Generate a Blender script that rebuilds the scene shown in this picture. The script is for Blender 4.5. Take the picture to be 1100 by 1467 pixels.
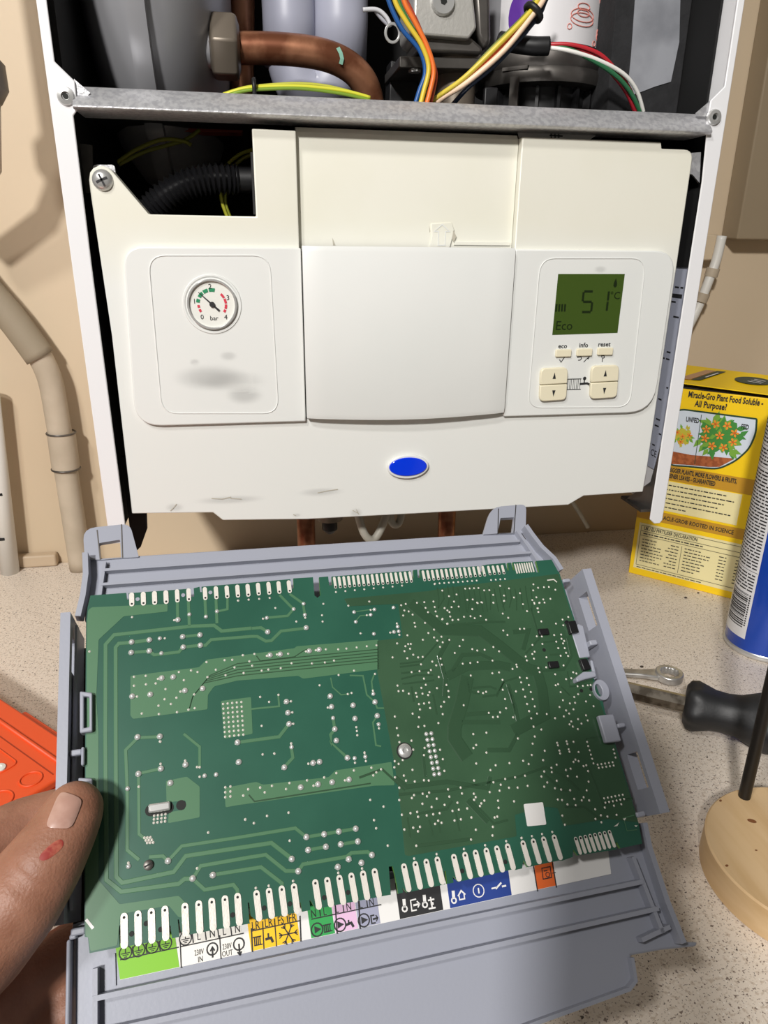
import bpy, bmesh, math, random
from mathutils import Vector as V, Matrix
from mathutils.bvhtree import BVHTree
R_ = random.Random(7)
sc = bpy.context.scene
for o in list(bpy.data.objects): bpy.data.objects.remove(o)
COL = sc.collection

# ------------------------------------------------------------------ camera, world, lamps, exposure
F = 1020.0                                   # focal length in pixels of a 1100 x 1467 frame
CAM = V((0, -0.50615, 0.34))
RC = Matrix(((0.985045, -0.050934, 0.164596), (-0.171987, -0.347891, 0.921625), (0.010319, -0.936151, -0.351448)))  # camera (right, down, forward) -> world
cd = bpy.data.cameras.new('camera'); cam = bpy.data.objects.new('camera', cd); COL.objects.link(cam)
cd.sensor_fit = 'VERTICAL'; cd.sensor_height = 36; cd.lens = F/1467*36; cd.clip_start = .01; cd.clip_end = 50
m4 = RC.to_4x4(); cam.matrix_world = Matrix.Translation(CAM) @ Matrix((( m4[0][0], -m4[0][1], -m4[0][2], 0), (m4[1][0], -m4[1][1], -m4[1][2], 0), (m4[2][0], -m4[2][1], -m4[2][2], 0), (0,0,0,1)))
sc.camera = cam
sc.view_settings.view_transform = 'Standard'; sc.view_settings.look = 'None'; sc.view_settings.gamma = 1
sc.view_settings.use_curve_mapping = False; sc.view_settings.exposure = 0.0
w = bpy.data.worlds.new('room_light'); sc.world = w; w.use_nodes = True
w.node_tree.nodes['Background'].inputs[0].default_value = (1.0, .93, .84, 1); w.node_tree.nodes['Background'].inputs[1].default_value = .11
def lamp(name, at, aim, size, watts, col):
    ld = bpy.data.lights.new(name, 'AREA'); ld.shape = 'DISK'; ld.size = size; ld.energy = watts; ld.color = col
    lo = bpy.data.objects.new(name, ld); COL.objects.link(lo); lo.location = at; lo.rotation_euler = (V(aim)-lo.location).to_track_quat('-Z', 'Y').to_euler()
lamp('ceiling_lamp', (-.70, -.98, 1.42), (.1, -.1, .15), .16, 9.5, (1, .975, .94))       # near lamp, high to the left
lamp('far_ceiling_lamp', (-.70, -1.74, 1.38), (.1, -.1, .15), .18, 40.5, (1, .975, .94))  # second lamp further back in the room

# ------------------------------------------------------------------ helpers
def lin(c): return tuple(((x/255)/12.92 if x/255 <= .04045 else ((x/255+.055)/1.055)**2.4) for x in c)+(1,)
def mat(name, rgb, rough=.5, metal=0, var=None, bump=None, coat=0, trans=0, spec=.5, sss=0, var2=None):
    m = bpy.data.materials.new(name); m.use_nodes = True; nt = m.node_tree; b = nt.nodes['Principled BSDF']
    b.inputs['Base Color'].default_value = lin(rgb); b.inputs['Roughness'].default_value = rough; b.inputs['Metallic'].default_value = metal
    b.inputs['Coat Weight'].default_value = coat; b.inputs['Coat Roughness'].default_value = .08
    b.inputs['Transmission Weight'].default_value = trans; b.inputs['Specular IOR Level'].default_value = spec
    if sss: b.inputs['Subsurface Weight'].default_value = sss; b.inputs['Subsurface Radius'].default_value = (.006, .002, .001)
    tc = nt.nodes.new('ShaderNodeTexCoord')
    if var:                                   # (scale, other colour, low, high)
        n = nt.nodes.new('ShaderNodeTexNoise'); n.inputs['Scale'].default_value = var[0]; n.inputs['Detail'].default_value = 5
        nt.links.new(tc.outputs['Object'], n.inputs['Vector'])
        r = nt.nodes.new('ShaderNodeValToRGB'); r.color_ramp.elements[0].position = var[2]; r.color_ramp.elements[1].position = var[3]
        r.color_ramp.elements[0].color = lin(rgb); r.color_ramp.elements[1].color = lin(var[1])
        nt.links.new(n.outputs['Fac'], r.inputs[0]); out = r.outputs[0]
        if var2:
            n2 = nt.nodes.new('ShaderNodeTexNoise'); n2.inputs['Scale'].default_value = var2[0]; n2.inputs['Detail'].default_value = 3
            nt.links.new(tc.outputs['Object'], n2.inputs['Vector'])
            r2 = nt.nodes.new('ShaderNodeValToRGB'); r2.color_ramp.elements[0].position = var2[2]; r2.color_ramp.elements[1].position = var2[3]
            nt.links.new(n2.outputs['Fac'], r2.inputs[0])
            mx = nt.nodes.new('ShaderNodeMix'); mx.data_type = 'RGBA'; nt.links.new(r2.outputs[0], mx.inputs[0]); nt.links.new(out, mx.inputs[6]); mx.inputs[7].default_value = lin(var2[1]); out = mx.outputs[2]
        nt.links.new(out, b.inputs['Base Color'])
    if bump:
        n = nt.nodes.new('ShaderNodeTexNoise'); n.inputs['Scale'].default_value = bump[0]; n.inputs['Detail'].default_value = 4
        nt.links.new(tc.outputs['Object'], n.inputs['Vector'])
        bp = nt.nodes.new('ShaderNodeBump'); bp.inputs['Strength'].default_value = bump[1]; bp.inputs['Distance'].default_value = bump[2] if len(bump) > 2 else .001
        nt.links.new(n.outputs['Fac'], bp.inputs['Height']); nt.links.new(bp.outputs[0], b.inputs['Normal'])
    return m
def ray(px, py): return RC @ V(((px-550)/F, (py-733.5)/F, 1))
def hit(px, py, P, N):
    r = ray(px, py); return CAM + r*(((P-CAM).dot(N))/r.dot(N))
def wy(px, py, y=0.): return hit(px, py, V((0, y, 0)), V((0, 1, 0)))          # on the vertical plane at depth y
def wz(px, py, z=0.): return hit(px, py, V((0, 0, z)), V((0, 0, 1)))          # on the horizontal plane at height z
BO = V((-.079934, -.206056, .193243))                                         # circuit board: top-left corner
BX = V((.995232, .093965, -.026157)).normalized(); BN = V((.082597, -.669269, .738415)).normalized(); BY = BN.cross(BX).normalized(); BX = BY.cross(BN)
BM = Matrix(((BX.x, BY.x, BN.x, BO.x), (BX.y, BY.y, BN.y, BO.y), (BX.z, BY.z, BN.z, BO.z), (0, 0, 0, 1))); BMI = BM.inverted()
def wb(px, py, w=0.): return BMI @ hit(px, py, BO+BN*w, BN)                    # on the board's plane, in the board's own millimetre frame
MW = {}
def root(name, loc=None, label=None, cat=None, group=None, M=None):
    o = bpy.data.objects.new(name, None); COL.objects.link(o); o.empty_display_size = .01
    MM = M if M is not None else Matrix.Translation(loc); o.matrix_world = MM; MW[o.name] = MM
    tag(o, label, cat, group); return o
def tag(o, label=None, cat=None, group=None, kind=None):
    if label: o['label'] = label
    if cat: o['category'] = cat
    if group: o['group'] = group
    if kind: o['kind'] = kind
    return o
def obj(name, bm, m, parent=None, world=True, bevel=0, smooth=False, seg=2, origin=None, recalc=True):
    if recalc: bmesh.ops.recalc_face_normals(bm, faces=bm.faces)
    me = bpy.data.meshes.new(name); o = bpy.data.objects.new(name, me); COL.objects.link(o)
    if parent is not None:
        M = MW[parent.name]; MW[o.name] = M
        if world: bm.transform(M.inverted())
        o.parent = parent
    elif origin is not None:
        M = Matrix.Translation(origin); bm.transform(M.inverted()); o.matrix_world = M; MW[o.name] = M
    else: MW[o.name] = Matrix()
    bm.to_mesh(me); bm.free()
    for x in (m if isinstance(m, list) else [m]): me.materials.append(x)
    if smooth:
        for p in me.polygons: p.use_smooth = True
        if smooth != True: me.set_sharp_from_angle(angle=math.radians(smooth))
    if bevel:
        b = o.modifiers.new('edge', 'BEVEL'); b.width = bevel; b.segments = seg; b.limit_method = 'ANGLE'; b.angle_limit = math.radians(40)
        for p in me.polygons: p.use_smooth = True
        me.set_sharp_from_angle(angle=math.radians(50))
    return o
def nb(): return bmesh.new()
def prism(bm, pts, d):
    a = [bm.verts.new(p) for p in pts]; b = [bm.verts.new(V(p)+d) for p in pts]; n = len(a)
    bm.faces.new(a); bm.faces.new(b[::-1])
    for i in range(n): bm.faces.new((a[i], b[i], b[(i+1) % n], a[(i+1) % n]))
    return bm
def ringprism(bm, outer, inner, d):
    n = len(outer); L = [[bm.verts.new(p) for p in outer], [bm.verts.new(p) for p in inner], [bm.verts.new(V(p)+d) for p in inner], [bm.verts.new(V(p)+d) for p in outer]]
    for k in range(4):
        A, B = L[k], L[(k+1) % 4]
        for i in range(n): bm.faces.new((A[i], A[(i+1) % n], B[(i+1) % n], B[i]))
    return bm
def fillet(pts, r, n=5):
    out = []; N = len(pts)
    for i, p in enumerate(pts):
        rr = r[i] if isinstance(r, (list, tuple)) else r
        p = V(p)
        if rr <= 0: out.append(p); continue
        A = V(pts[i-1])-p; B = V(pts[(i+1) % N])-p
        a = p+A.normalized()*min(rr, A.length*.49); b = p+B.normalized()*min(rr, B.length*.49)
        for k in range(n+1):
            t = k/n; out.append(a*(1-t)**2+p*2*t*(1-t)+b*t*t)
    return out
def flat(bm, pts): bm.faces.new([bm.verts.new(p) for p in pts]); return bm
def box(bm, c, ax, ay, az):                   # centre and three half-axes
    c = V(c); vs = [bm.verts.new(c+ax*i+ay*j+az*k) for i in (-1, 1) for j in (-1, 1) for k in (-1, 1)]
    for f in ((0, 1, 3, 2), (4, 6, 7, 5), (0, 4, 5, 1), (2, 3, 7, 6), (0, 2, 6, 4), (1, 5, 7, 3)): bm.faces.new([vs[i] for i in f])
    return bm
def abox(bm, x0, x1, y0, y1, z0, z1):
    return box(bm, ((x0+x1)/2, (y0+y1)/2, (z0+z1)/2), V((abs(x1-x0)/2, 0, 0)), V((0, abs(y1-y0)/2, 0)), V((0, 0, abs(z1-z0)/2)))
def smooth_path(pts, k=6):
    pts = [V(p) for p in pts]; out = []
    for i in range(len(pts)-1):
        p0, p1, p2, p3 = pts[max(i-1, 0)], pts[i], pts[i+1], pts[min(i+2, len(pts)-1)]
        for j in range(k):
            t = j/k; out.append(.5*((2*p1)+(p2-p0)*t+(2*p0-5*p1+4*p2-p3)*t*t+(3*p1-p0-3*p2+p3)*t**3))
    return out+[pts[-1]]
def tube(bm, pts, r, seg=8, closed=False, caps=True):
    pts = [V(p) for p in pts]; n = len(pts); rings = []; prev = None
    for i, p in enumerate(pts):
        if closed: t = pts[(i+1) % n]-pts[i-1]
        else: t = pts[min(i+1, n-1)]-pts[max(i-1, 0)]
        t.normalize()
        if prev is None: u = t.orthogonal().normalized()
        else: u = (prev-t*prev.dot(t)).normalized()
        prev = u; v = t.cross(u); rr = r[i] if isinstance(r, (list, tuple)) else r
        rings.append([bm.verts.new(p+u*math.cos(2*math.pi*k/seg)*rr+v*math.sin(2*math.pi*k/seg)*rr) for k in range(seg)])
    m = n if closed else n-1
    for i in range(m):
        A, B = rings[i], rings[(i+1) % n]
        for k in range(seg): bm.faces.new((A[k], A[(k+1) % seg], B[(k+1) % seg], B[k]))
    if caps and not closed: bm.faces.new(rings[0][::-1]); bm.faces.new(rings[-1])
    return bm
def lathe(bm, prof, c, axis, seg=32, up=None):    # prof: (radius, distance along axis)
    axis = V(axis).normalized(); u = V(up) if up else axis.orthogonal().normalized(); v = axis.cross(u); rings = []
    for r, h in prof:
        if r < 1e-7: rings.append([bm.verts.new(V(c)+axis*h)])
        else: rings.append([bm.verts.new(V(c)+axis*h+(u*math.cos(2*math.pi*k/seg)+v*math.sin(2*math.pi*k/seg))*r) for k in range(seg)])
    for A, B in zip(rings, rings[1:]):
        for k in range(seg):
            a, b, c2, d = A[k % len(A)], A[(k+1) % len(A)], B[(k+1) % len(B)], B[k % len(B)]
            f = [a]
            for q in (b, c2, d):
                if q not in f: f.append(q)
            if len(f) > 2: bm.faces.new(f)
    if len(rings[0]) > 1: bm.faces.new(rings[0][::-1])
    if len(rings[-1]) > 1: bm.faces.new(rings[-1])
    return bm
def ribbon(bm, pts, wd, nrm, closed=False):       # a flat printed stroke with mitred corners
    pts = [V(p) for p in pts]; n = len(pts); L = []
    for i, p in enumerate(pts):
        a = pts[i-1] if (closed or i > 0) else None; b = pts[(i+1) % n] if (closed or i < n-1) else None
        d1 = (p-a).normalized() if a is not None else (b-p).normalized(); d2 = (b-p).normalized() if b is not None else d1
        s = nrm.cross(d1); t = nrm.cross(d2); k = (s+t); k = k.normalized() if k.length > 1e-6 else s
        h = wd/2/max(.5, k.dot(s)); L.append((bm.verts.new(p+k*h), bm.verts.new(p-k*h)))
    for i in range(n if closed else n-1):
        A, B = L[i], L[(i+1) % n]; bm.faces.new((A[0], A[1], B[1], B[0]))
    return bm
def solid_ribbon(bm, pts, wd, nrm, h):            # a raised strip
    pts = [V(p) for p in pts]; n = len(pts); L = []
    for i, p in enumerate(pts):
        d1 = (p-pts[i-1]).normalized() if i > 0 else (pts[1]-p).normalized(); d2 = (pts[i+1]-p).normalized() if i < n-1 else d1
        s = nrm.cross(d1); k = (s+nrm.cross(d2)).normalized(); q = wd/2/max(.5, k.dot(s))
        L.append([bm.verts.new(x) for x in (p+k*q, p+k*q*.8+nrm*h, p-k*q*.8+nrm*h, p-k*q)])
    for A, B in zip(L, L[1:]):
        for i in range(3): bm.faces.new((A[i], A[i+1], B[i+1], B[i]))
        bm.faces.new((A[3], A[0], B[0], B[3]))
    bm.faces.new(L[0][::-1]); bm.faces.new(L[-1]); return bm
def circ(c, ux, uy, r, n=20, a0=0, a1=2*math.pi, ry=None):
    full = abs(a1-a0-2*math.pi) < 1e-6; ry = ry or r
    return [V(c)+ux*math.cos(a0+(a1-a0)*k/(n if full else n-1))*r+uy*math.sin(a0+(a1-a0)*k/(n if full else n-1))*ry for k in range(n)]
def text(bm, body, size, O, ux, uy, align='CENTER', squeeze=1.0, bold=0):
    c = bpy.data.curves.new('t', 'FONT'); c.body = body; c.size = size; c.align_x = align; c.align_y = 'CENTER'; c.resolution_u = 2; c.offset = bold
    o = bpy.data.objects.new('t', c); me = bpy.data.meshes.new_from_object(o)
    vs = [bm.verts.new(V(O)+ux*(v.co.x*squeeze)+uy*v.co.y) for v in me.vertices]
    for p in me.polygons:
        try: bm.faces.new([vs[i] for i in p.vertices])
        except ValueError: pass
    bpy.data.objects.remove(o); bpy.data.curves.remove(c); bpy.data.meshes.remove(me); return bm
EX, EY, EZ = V((1, 0, 0)), V((0, 1, 0)), V((0, 0, 1))

# ------------------------------------------------------------------ materials
M_wall = mat('beige_paint', (207, 188, 161), .55, var=(3, (198, 179, 151), .35, .7), bump=(60, .08))
M_trim = mat('beige_gloss', (190, 170, 144), .45)
M_box = mat('shaded_beige_boxing', (150, 134, 110), .5, var=(3, (140, 124, 101), .35, .7))  # wall beige darkened for the boxing, the shade there put into its colour
def worktop_mat():
    m = mat('speckled_laminate', (205, 190, 172), .38); nt = m.node_tree; b = nt.nodes['Principled BSDF']; L = nt.links.new
    tc = [n for n in nt.nodes if n.type == 'TEX_COORD'][0]
    col = None
    base = nt.nodes.new('ShaderNodeRGB'); base.outputs[0].default_value = lin((224, 212, 198)); col = base.outputs[0]
    for sc_, lo_, hi_, c in ((420, .55, .66, (200, 184, 167)), (620, .30, .36, (238, 230, 220)), (430, .64, .68, (128, 112, 102)), (900, .62, .67, (124, 108, 98)), (330, .69, .72, (72, 62, 56))):
        n = nt.nodes.new('ShaderNodeTexNoise'); n.inputs['Scale'].default_value = sc_; n.inputs['Detail'].default_value = 2
        L(tc.outputs['Object'], n.inputs['Vector'])
        r = nt.nodes.new('ShaderNodeValToRGB')
        if sc_ == 620: r.color_ramp.elements[0].color = (1, 1, 1, 1); r.color_ramp.elements[1].color = (0, 0, 0, 1)
        r.color_ramp.elements[0].position = lo_; r.color_ramp.elements[1].position = hi_
        L(n.outputs['Fac'], r.inputs[0]); mx = nt.nodes.new('ShaderNodeMix'); mx.data_type = 'RGBA'; mx.inputs[7].default_value = lin(c)
        L(r.outputs[0], mx.inputs[0]); L(col, mx.inputs[6]); col = mx.outputs[2]
    L(col, b.inputs['Base Color']); return m
M_top = worktop_mat()
M_white = mat('white_enamel', (236, 236, 238), .35)
M_black = mat('black_liner', (10, 10, 11), .8)
M_dark = mat('dark_plastic', (22, 22, 24), .5)
M_foam = mat('charcoal_foam', (38, 38, 40), .9, var=(90, (30, 30, 32), .4, .6), bump=(300, .4))
M_tape = mat('grey_tape', (150, 152, 158), .45, var=(25, (120, 122, 128), .45, .7))
M_galv = mat('galvanised_steel', (214, 214, 216), .38, .55, var=(300, (190, 190, 194), .42, .6), bump=(420, .5, .0006))
M_steel = mat('bright_steel', (206, 206, 204), .28, .6)
M_dsteel = mat('dull_steel', (120, 116, 112), .42, .9, var=(30, (95, 92, 88), .4, .65))
M_cream = mat('yellowed_plastic', (234, 232, 219), .38, var=(14, (231, 229, 214), .4, .65))
M_fascia = mat('white_plastic', (232, 233, 230), .36, var=(9, (228, 230, 227), .4, .65))
def yellowing(m, white):                       # the plastic is white below the flap's top edge and has yellowed above it, where the cover used to trap the heat
    nt = m.node_tree; b = nt.nodes['Principled BSDF']; L = nt.links.new; src = b.inputs['Base Color'].links[0].from_socket
    sp = nt.nodes.new('ShaderNodeSeparateXYZ'); L(nt.nodes['Texture Coordinate'].outputs['Object'], sp.inputs[0])
    r = nt.nodes.new('ShaderNodeMapRange'); r.inputs[1].default_value = .04; r.inputs[2].default_value = .085; L(sp.outputs[2], r.inputs[0])
    mx = nt.nodes.new('ShaderNodeMix'); mx.data_type = 'RGBA'; mx.inputs[6].default_value = lin(white); L(r.outputs[0], mx.inputs[0]); L(src, mx.inputs[7]); L(mx.outputs[2], b.inputs['Base Color'])
yellowing(M_cream, (231, 232, 228))
M_line = mat('seam_shadow_gap', (60, 58, 54), .7)
M_ink = mat('black_ink', (38, 38, 40), .6)
M_grime = mat('grime', (186, 180, 165), .6)
M_smudge = mat('faded_grey_print', (190, 190, 188), .5)
M_btn = mat('cream_button', (236, 228, 200), .35)
M_blue = mat('blue_enamel', (10, 60, 235), .12, coat=1)
M_lcd = mat('green_display', (62, 84, 26), .18, coat=.6)
M_lcd2 = mat('display_segment', (24, 38, 12), .3)
M_dial = mat('gauge_white', (235, 235, 228), .4)
M_green = mat('gauge_green', (40, 140, 95), .5)
M_red = mat('gauge_red', (214, 60, 80), .5)
M_chrome = mat('chrome_rim', (206, 206, 204), .2, .45)
M_pcb = mat('solder_mask_green', (40, 90, 72), .33, coat=.25, var=(22, (34, 83, 66), .4, .65))
M_pour = mat('copper_pour_green', (74, 116, 84), .36, coat=.25)
M_pcb2 = mat('logic_area_green', (54, 86, 60), .36, coat=.25, var=(24, (45, 76, 52), .4, .65))
M_tr2 = mat('logic_trace_green', (44, 74, 50), .36, coat=.25)
M_edge = mat('board_laminate', (92, 142, 62), .5)
M_tin = mat('tinned_pad', (230, 225, 216), .34, .2, bump=(900, .3, .0003))
M_solder = mat('solder', (236, 236, 234), .22, .6)
M_hole = mat('drilled_hole', (14, 18, 14), .7)
M_grey = mat('grey_housing_plastic', (154, 157, 169), .42, bump=(700, .12, .0003))
M_chip = mat('black_component', (20, 20, 22), .4)
M_lblw = mat('white_label', (232, 230, 228), .5)
M_skin = mat('skin', (158, 112, 90), .5, var=(70, (142, 97, 76), .4, .62), bump=(900, .35, .0007), sss=.12)
M_nail = mat('fingernail', (188, 152, 138), .32, coat=.2, var=(140, (176, 138, 124), .4, .6))
M_graze = mat('graze', (150, 56, 50), .45, var=(260, (176, 100, 80), .45, .6))
M_orange = mat('orange_plastic', (226, 82, 34), .5, bump=(800, .15, .0003))
M_copper = mat('tarnished_copper', (186, 130, 98), .34, .6, var=(40, (128, 78, 54), .42, .62))
M_brass = mat('dull_brass', (120, 110, 98), .42, .4)
M_vessel = mat('grey_painted_steel', (168, 168, 172), .36, .25)
M_siphon = mat('lilac_grey_plastic', (168, 170, 186), .4)
M_pipe = mat('painted_lagging', (190, 176, 156), .6, bump=(40, .25, .002), var=(18, (172, 158, 138), .4, .65))
M_ppipe = mat('white_plastic_pipe', (222, 220, 214), .4)

# ------------------------------------------------------------------ the setting
WY = .28
def wallp(x0, x1, z0, z1): return abox(nb(), x0, x1, WY, WY+.06, z0, z1)
wall = obj('wall_back', wallp(-1.2, 1.6, -.1, 1.3), M_wall); tag(wall, kind='structure')
bm = nb(); p = wy(1032, 341, WY); q = wy(1100, 368, WY)
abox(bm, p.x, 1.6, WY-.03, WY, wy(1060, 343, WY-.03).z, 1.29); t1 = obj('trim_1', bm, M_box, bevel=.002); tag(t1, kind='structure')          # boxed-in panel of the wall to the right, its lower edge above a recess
bm = nb(); abox(bm, -1.2, wy(83, 790, WY).x, WY-.012, WY, 0, .014); t2 = obj('trim_2', bm, M_trim, bevel=.002); tag(t2, kind='structure')
top = obj('worktop', abox(nb(), -1.1, 1.5, -.36, WY, -.04, 0), M_top, bevel=.003)
tag(top, 'beige speckled laminate worktop running below the boiler', 'worktop')

# ------------------------------------------------------------------ boiler casing
g = root('boiler_casing', (.107, .13, .15), 'white steel boiler casing with its front cover off, above the worktop', 'boiler')
XL, XR, ZB = -.113, .327, .127
fl = [wy(50, -20), wy(100, 350), (wy(100, 350).x, 0, ZB+.006), (wy(178, 740).x, 0, ZB+.006), wy(131, 380), wy(105, 165.5), wy(111, 157), wy(107, 116), wy(78, 88), wy(64, -20)]
fl = [V(p) for p in fl]; fl[0].z = fl[-1].z = .75; fl[0].x = fl[1].x = fl[2].x = XL
bm = prism(nb(), fl, V((0, .0015, 0))); abox(bm, XL, XL+.0015, .0016, .26, ZB+.006, .75)
sl = obj('side_panel', bm, M_white, g, bevel=.0006)
fr = [wy(1066, -20), V((XR, 0, ZB)), V((XR-.002, 0, ZB-.003)), V((XR-.007, 0, ZB-.003)), V((wy(936, 712).x, 0, ZB+.001)), wy(936, 712), wy(991, 357), wy(1006, 260), wy(1013, 188), wy(1011, 183), wy(1018, 144), wy(1038, 124), wy(1046, 72), wy(1056, -20)]
fr[0] = V((XR, 0, .75)); fr[-1] = V((fr[-1].x, 0, .75))
bm = prism(nb(), fr, V((0, .0015, 0))); abox(bm, XR-.0015, XR, .0016, .26, ZB+.006, .75)
sr = obj('side_panel', bm, M_white, g, bevel=.0006)
for px, py in ((94.5, 138), (1022.5, 168)):
    c = wy(px, py); bm = lathe(nb(), [(.0018, -.0008), (.0024, -.0022), (.0045, -.0018), (.0052, 0), (.0052, .001)], c, EY, 20)
    rv = obj('rivet', bm, M_steel, g, smooth=40); obj('rivet_hole', lathe(nb(), [(.0016, -.0011), (.0016, -.0009)], c, EY, 10), M_hole, rv)
# cross rail: sloping face, rolled lower lip
xa, xb = wy(111, 150).x-.002, wy(1014, 170).x+.002
zt, zm, zl = wy(560, 143, .010).z, wy(560, 167, -.003).z, wy(560, 174, -.003).z
prof = [(.03, zt+.0), (.012, zt), (.008, zt-.001), (-.003, zm+.001), (-.0045, zm-.001), (-.0045, zl+.001), (-.003, zl), (.03, zl)]
bm = nb(); prism(bm, [V((xa, y, z)) for y, z in prof], V((xb-xa, 0, 0)))
for tri in (((106, 113), (129, 133), (126, 137), (106, 137)), ((1018, 144), (997, 162), (1000, 166), (1018, 167))):
    prism(bm, [wy(*q_, .0018) for q_ in tri], V((0, .001, 0)))
obj('cross_rail', bm, M_galv, g, smooth=35)
bm = nb(); abox(bm, XL+.002, XR-.002, .245, .255, ZB+.01, .75); obj('back_panel', bm, M_black, g)
bm = nb(); abox(bm, XL+.0018, XL+.008, .008, .24, ZB+.012, .75); obj('insulation', bm, M_black, g)
bm = nb(); abox(bm, XL+.01, XR-.01, .06, .244, ZB+.012, ZB+.02); obj('base_plate', bm, M_dark, g)
bm = nb(); abox(bm, XL+.009, XR-.003, .031, .244, zl+.004, zl+.006); obj('shelf_plate', bm, M_dark, g)
# brackets at the lower corners
bm = nb(); prism(bm, [V((XR-.003, .004, ZB+.010)), V((XR-.003, .004, .22)), V((XR-.006, .004, .22)), V((XR-.009, .012, ZB+.03)), V((XR-.017, .03, ZB+.010))], V((0, .0, -.002))); 
abox(bm, XR-.018, XR-.003, .005, .040, ZB+.006, ZB+.0085); obj('corner_bracket', bm, M_dsteel, g)
bm = nb(); prism(bm, [V((XL+.0095, .03, .19)), V((XL+.026, .03, .19)), V((XL+.022, .03, ZB+.004)), V((XL+.016, .03, ZB-.010)), V((XL+.0095, .03, ZB-.016))], V((0, .004, 0))); obj('corner_bracket', bm, M_black, g)
# foam wall at the right with a strip of tape, rating label lower down
fy = .058; bm = prism(nb(), [V((wy(872, -20, fy).x, fy, .75)), wy(868, 175, fy), V((XR-.004, fy, wy(1003, 178, fy).z)), V((XR-.004, fy, .75))], V((0, .16, 0)))
fm = obj('insulation', bm, M_foam, g, bevel=.001)
bm = prism(nb(), [wy(*p, fy-.0006) for p in ((911, -20), (975, -20), (973, 60), (961, 117), (938, 124), (920, 131), (898, 139), (904, 80))], V((0, .0005, 0))); obj('tape', bm, M_tape, fm)
bm = nb(); xi = XR-.0018; rl = [(.012, .325), (.085, .325), (.085, .165), (.012, .165)]
prism(bm, [V((xi-.0006, y, z)) for y, z in rl], V((.0005, 0, 0))); M_rate = mat('grey_label', (176, 180, 196), .45)
rt = obj('rating_label', bm, M_rate, g)
bm = nb(); 
for k in range(26):
    z = .312-k*.0055; y = .017
    if k == 1: flat(bm, [V((xi-.0008, y, z)), V((xi-.0008, y+.05, z)), V((xi-.0008, y+.05, z-.003)), V((xi-.0008, y, z-.003))]); continue
    while y < .07:
        wd = R_.uniform(.002, .008)
        if R_.random() < .16: flat(bm, [V((xi-.0008, y, z)), V((xi-.0008, y+wd, z)), V((xi-.0008, y+wd, z-.0012)), V((xi-.0008, y, z-.0012))])
        y += wd+.002
text(bm, 'CE', .008, V((xi-.0009, .024, .178)), EY*-1, EZ); obj('small_print', bm, M_ink, rt)
bm = nb(); abox(bm, XR-.0026, XR-.0016, .006, .10, .326, .42); abox(bm, XR-.0035, XR-.0017, .022, .06, .42, .75); obj('insulation', bm, M_black, g)
bm = nb(); prism(bm, [wy(*p, .012) for p in ((978, 220), (1004, 218), (1002, 262), (992, 250), (976, 246))], V((0, .002, 0))); obj('corner_bracket', bm, M_galv, g)

# ------------------------------------------------------------------ control panel
Y0, Y1, YC = .007, .003, .013                  # base skin, raised panels, recessed middle
cp = root('control_panel', (.105, .02, .27), 'white and yellowed plastic control panel of the boiler, below the steel rail', 'control panel')
def f(px, py, y=Y0): return wy(px, py, y)
xn1, xn2 = f(427, 300).x, f(741, 300).x
zt_ = f(500, 190).z
xl = f(364, 250).x
outL = [V((xl, Y0, f(361, 184).z)), V((xn1, Y0, f(424, 187).z)), V((xn1, Y0, f(430, 420).z)), V((xn1, Y0, f(500, 741).z)), f(319, 745.5), f(305, 734.5), f(189, 736)]
lx = f(160, 480).x
tabc = f(147, 258); tr = .0082
arc = [tabc+V((math.cos(a)*tr, 0, math.sin(a)*tr)) for a in (math.pi, 2.6, 2.2, 1.8, 1.4, 1.0, .75)]
outL = outL+[V((lx, Y0, f(160, 480).z)), V((tabc.x-tr, Y0, tabc.z-.01))]+arc+[f(213, 307), V((xl, Y0, f(213, 307.5).z))]
rx = f(955, 480).x
outR = [V((xn2, Y0, f(745, 196).z)), V((f(947, 206).x, Y0, f(745, 196).z)), V((f(948, 212).x, Y0, f(948, 213).z))]+fillet([V((f(948, 212).x+.001, Y0, f(948, 213).z)), V((rx, Y0, f(948, 213).z)), V((rx, Y0, f(921, 706).z+.02))], [0, .007, 0])
outR += [f(921, 705), f(836, 710.6), f(814, 723.6), f(755, 727), V((xn2, Y0, f(727, 728.5).z))]
outR = [p for i, p in enumerate(outR) if i == 0 or (p-outR[i-1]).length > 1e-5]
zc0 = f(580, 596).z
prs = prism(nb(), outL[:2]+[V((xn1, Y0, zc0)), V((xn2, Y0, zc0))]+outR[:-1]+[f(600, 735.8)]+outL[3:], V((0, .014, 0)))
obj('fascia', prs, M_cream, cp, bevel=.0008)
bm = nb(); x1, x2 = xn1+.0004, xn2-.0004; zt2 = f(590, 190).z+.003
prof = [(YC+.012, zt2), (YC+.004, zt2-.001), (YC+.001, zt2-.004), (YC, zt2-.008), (YC, f(590, 365).z), (YC+.012, f(590, 365).z)]
prism(bm, [V((x1, y, z)) for y, z in prof], V((x2-x1, 0, 0))); obj('recessed_panel', bm, M_cream, cp, smooth=30)
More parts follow.
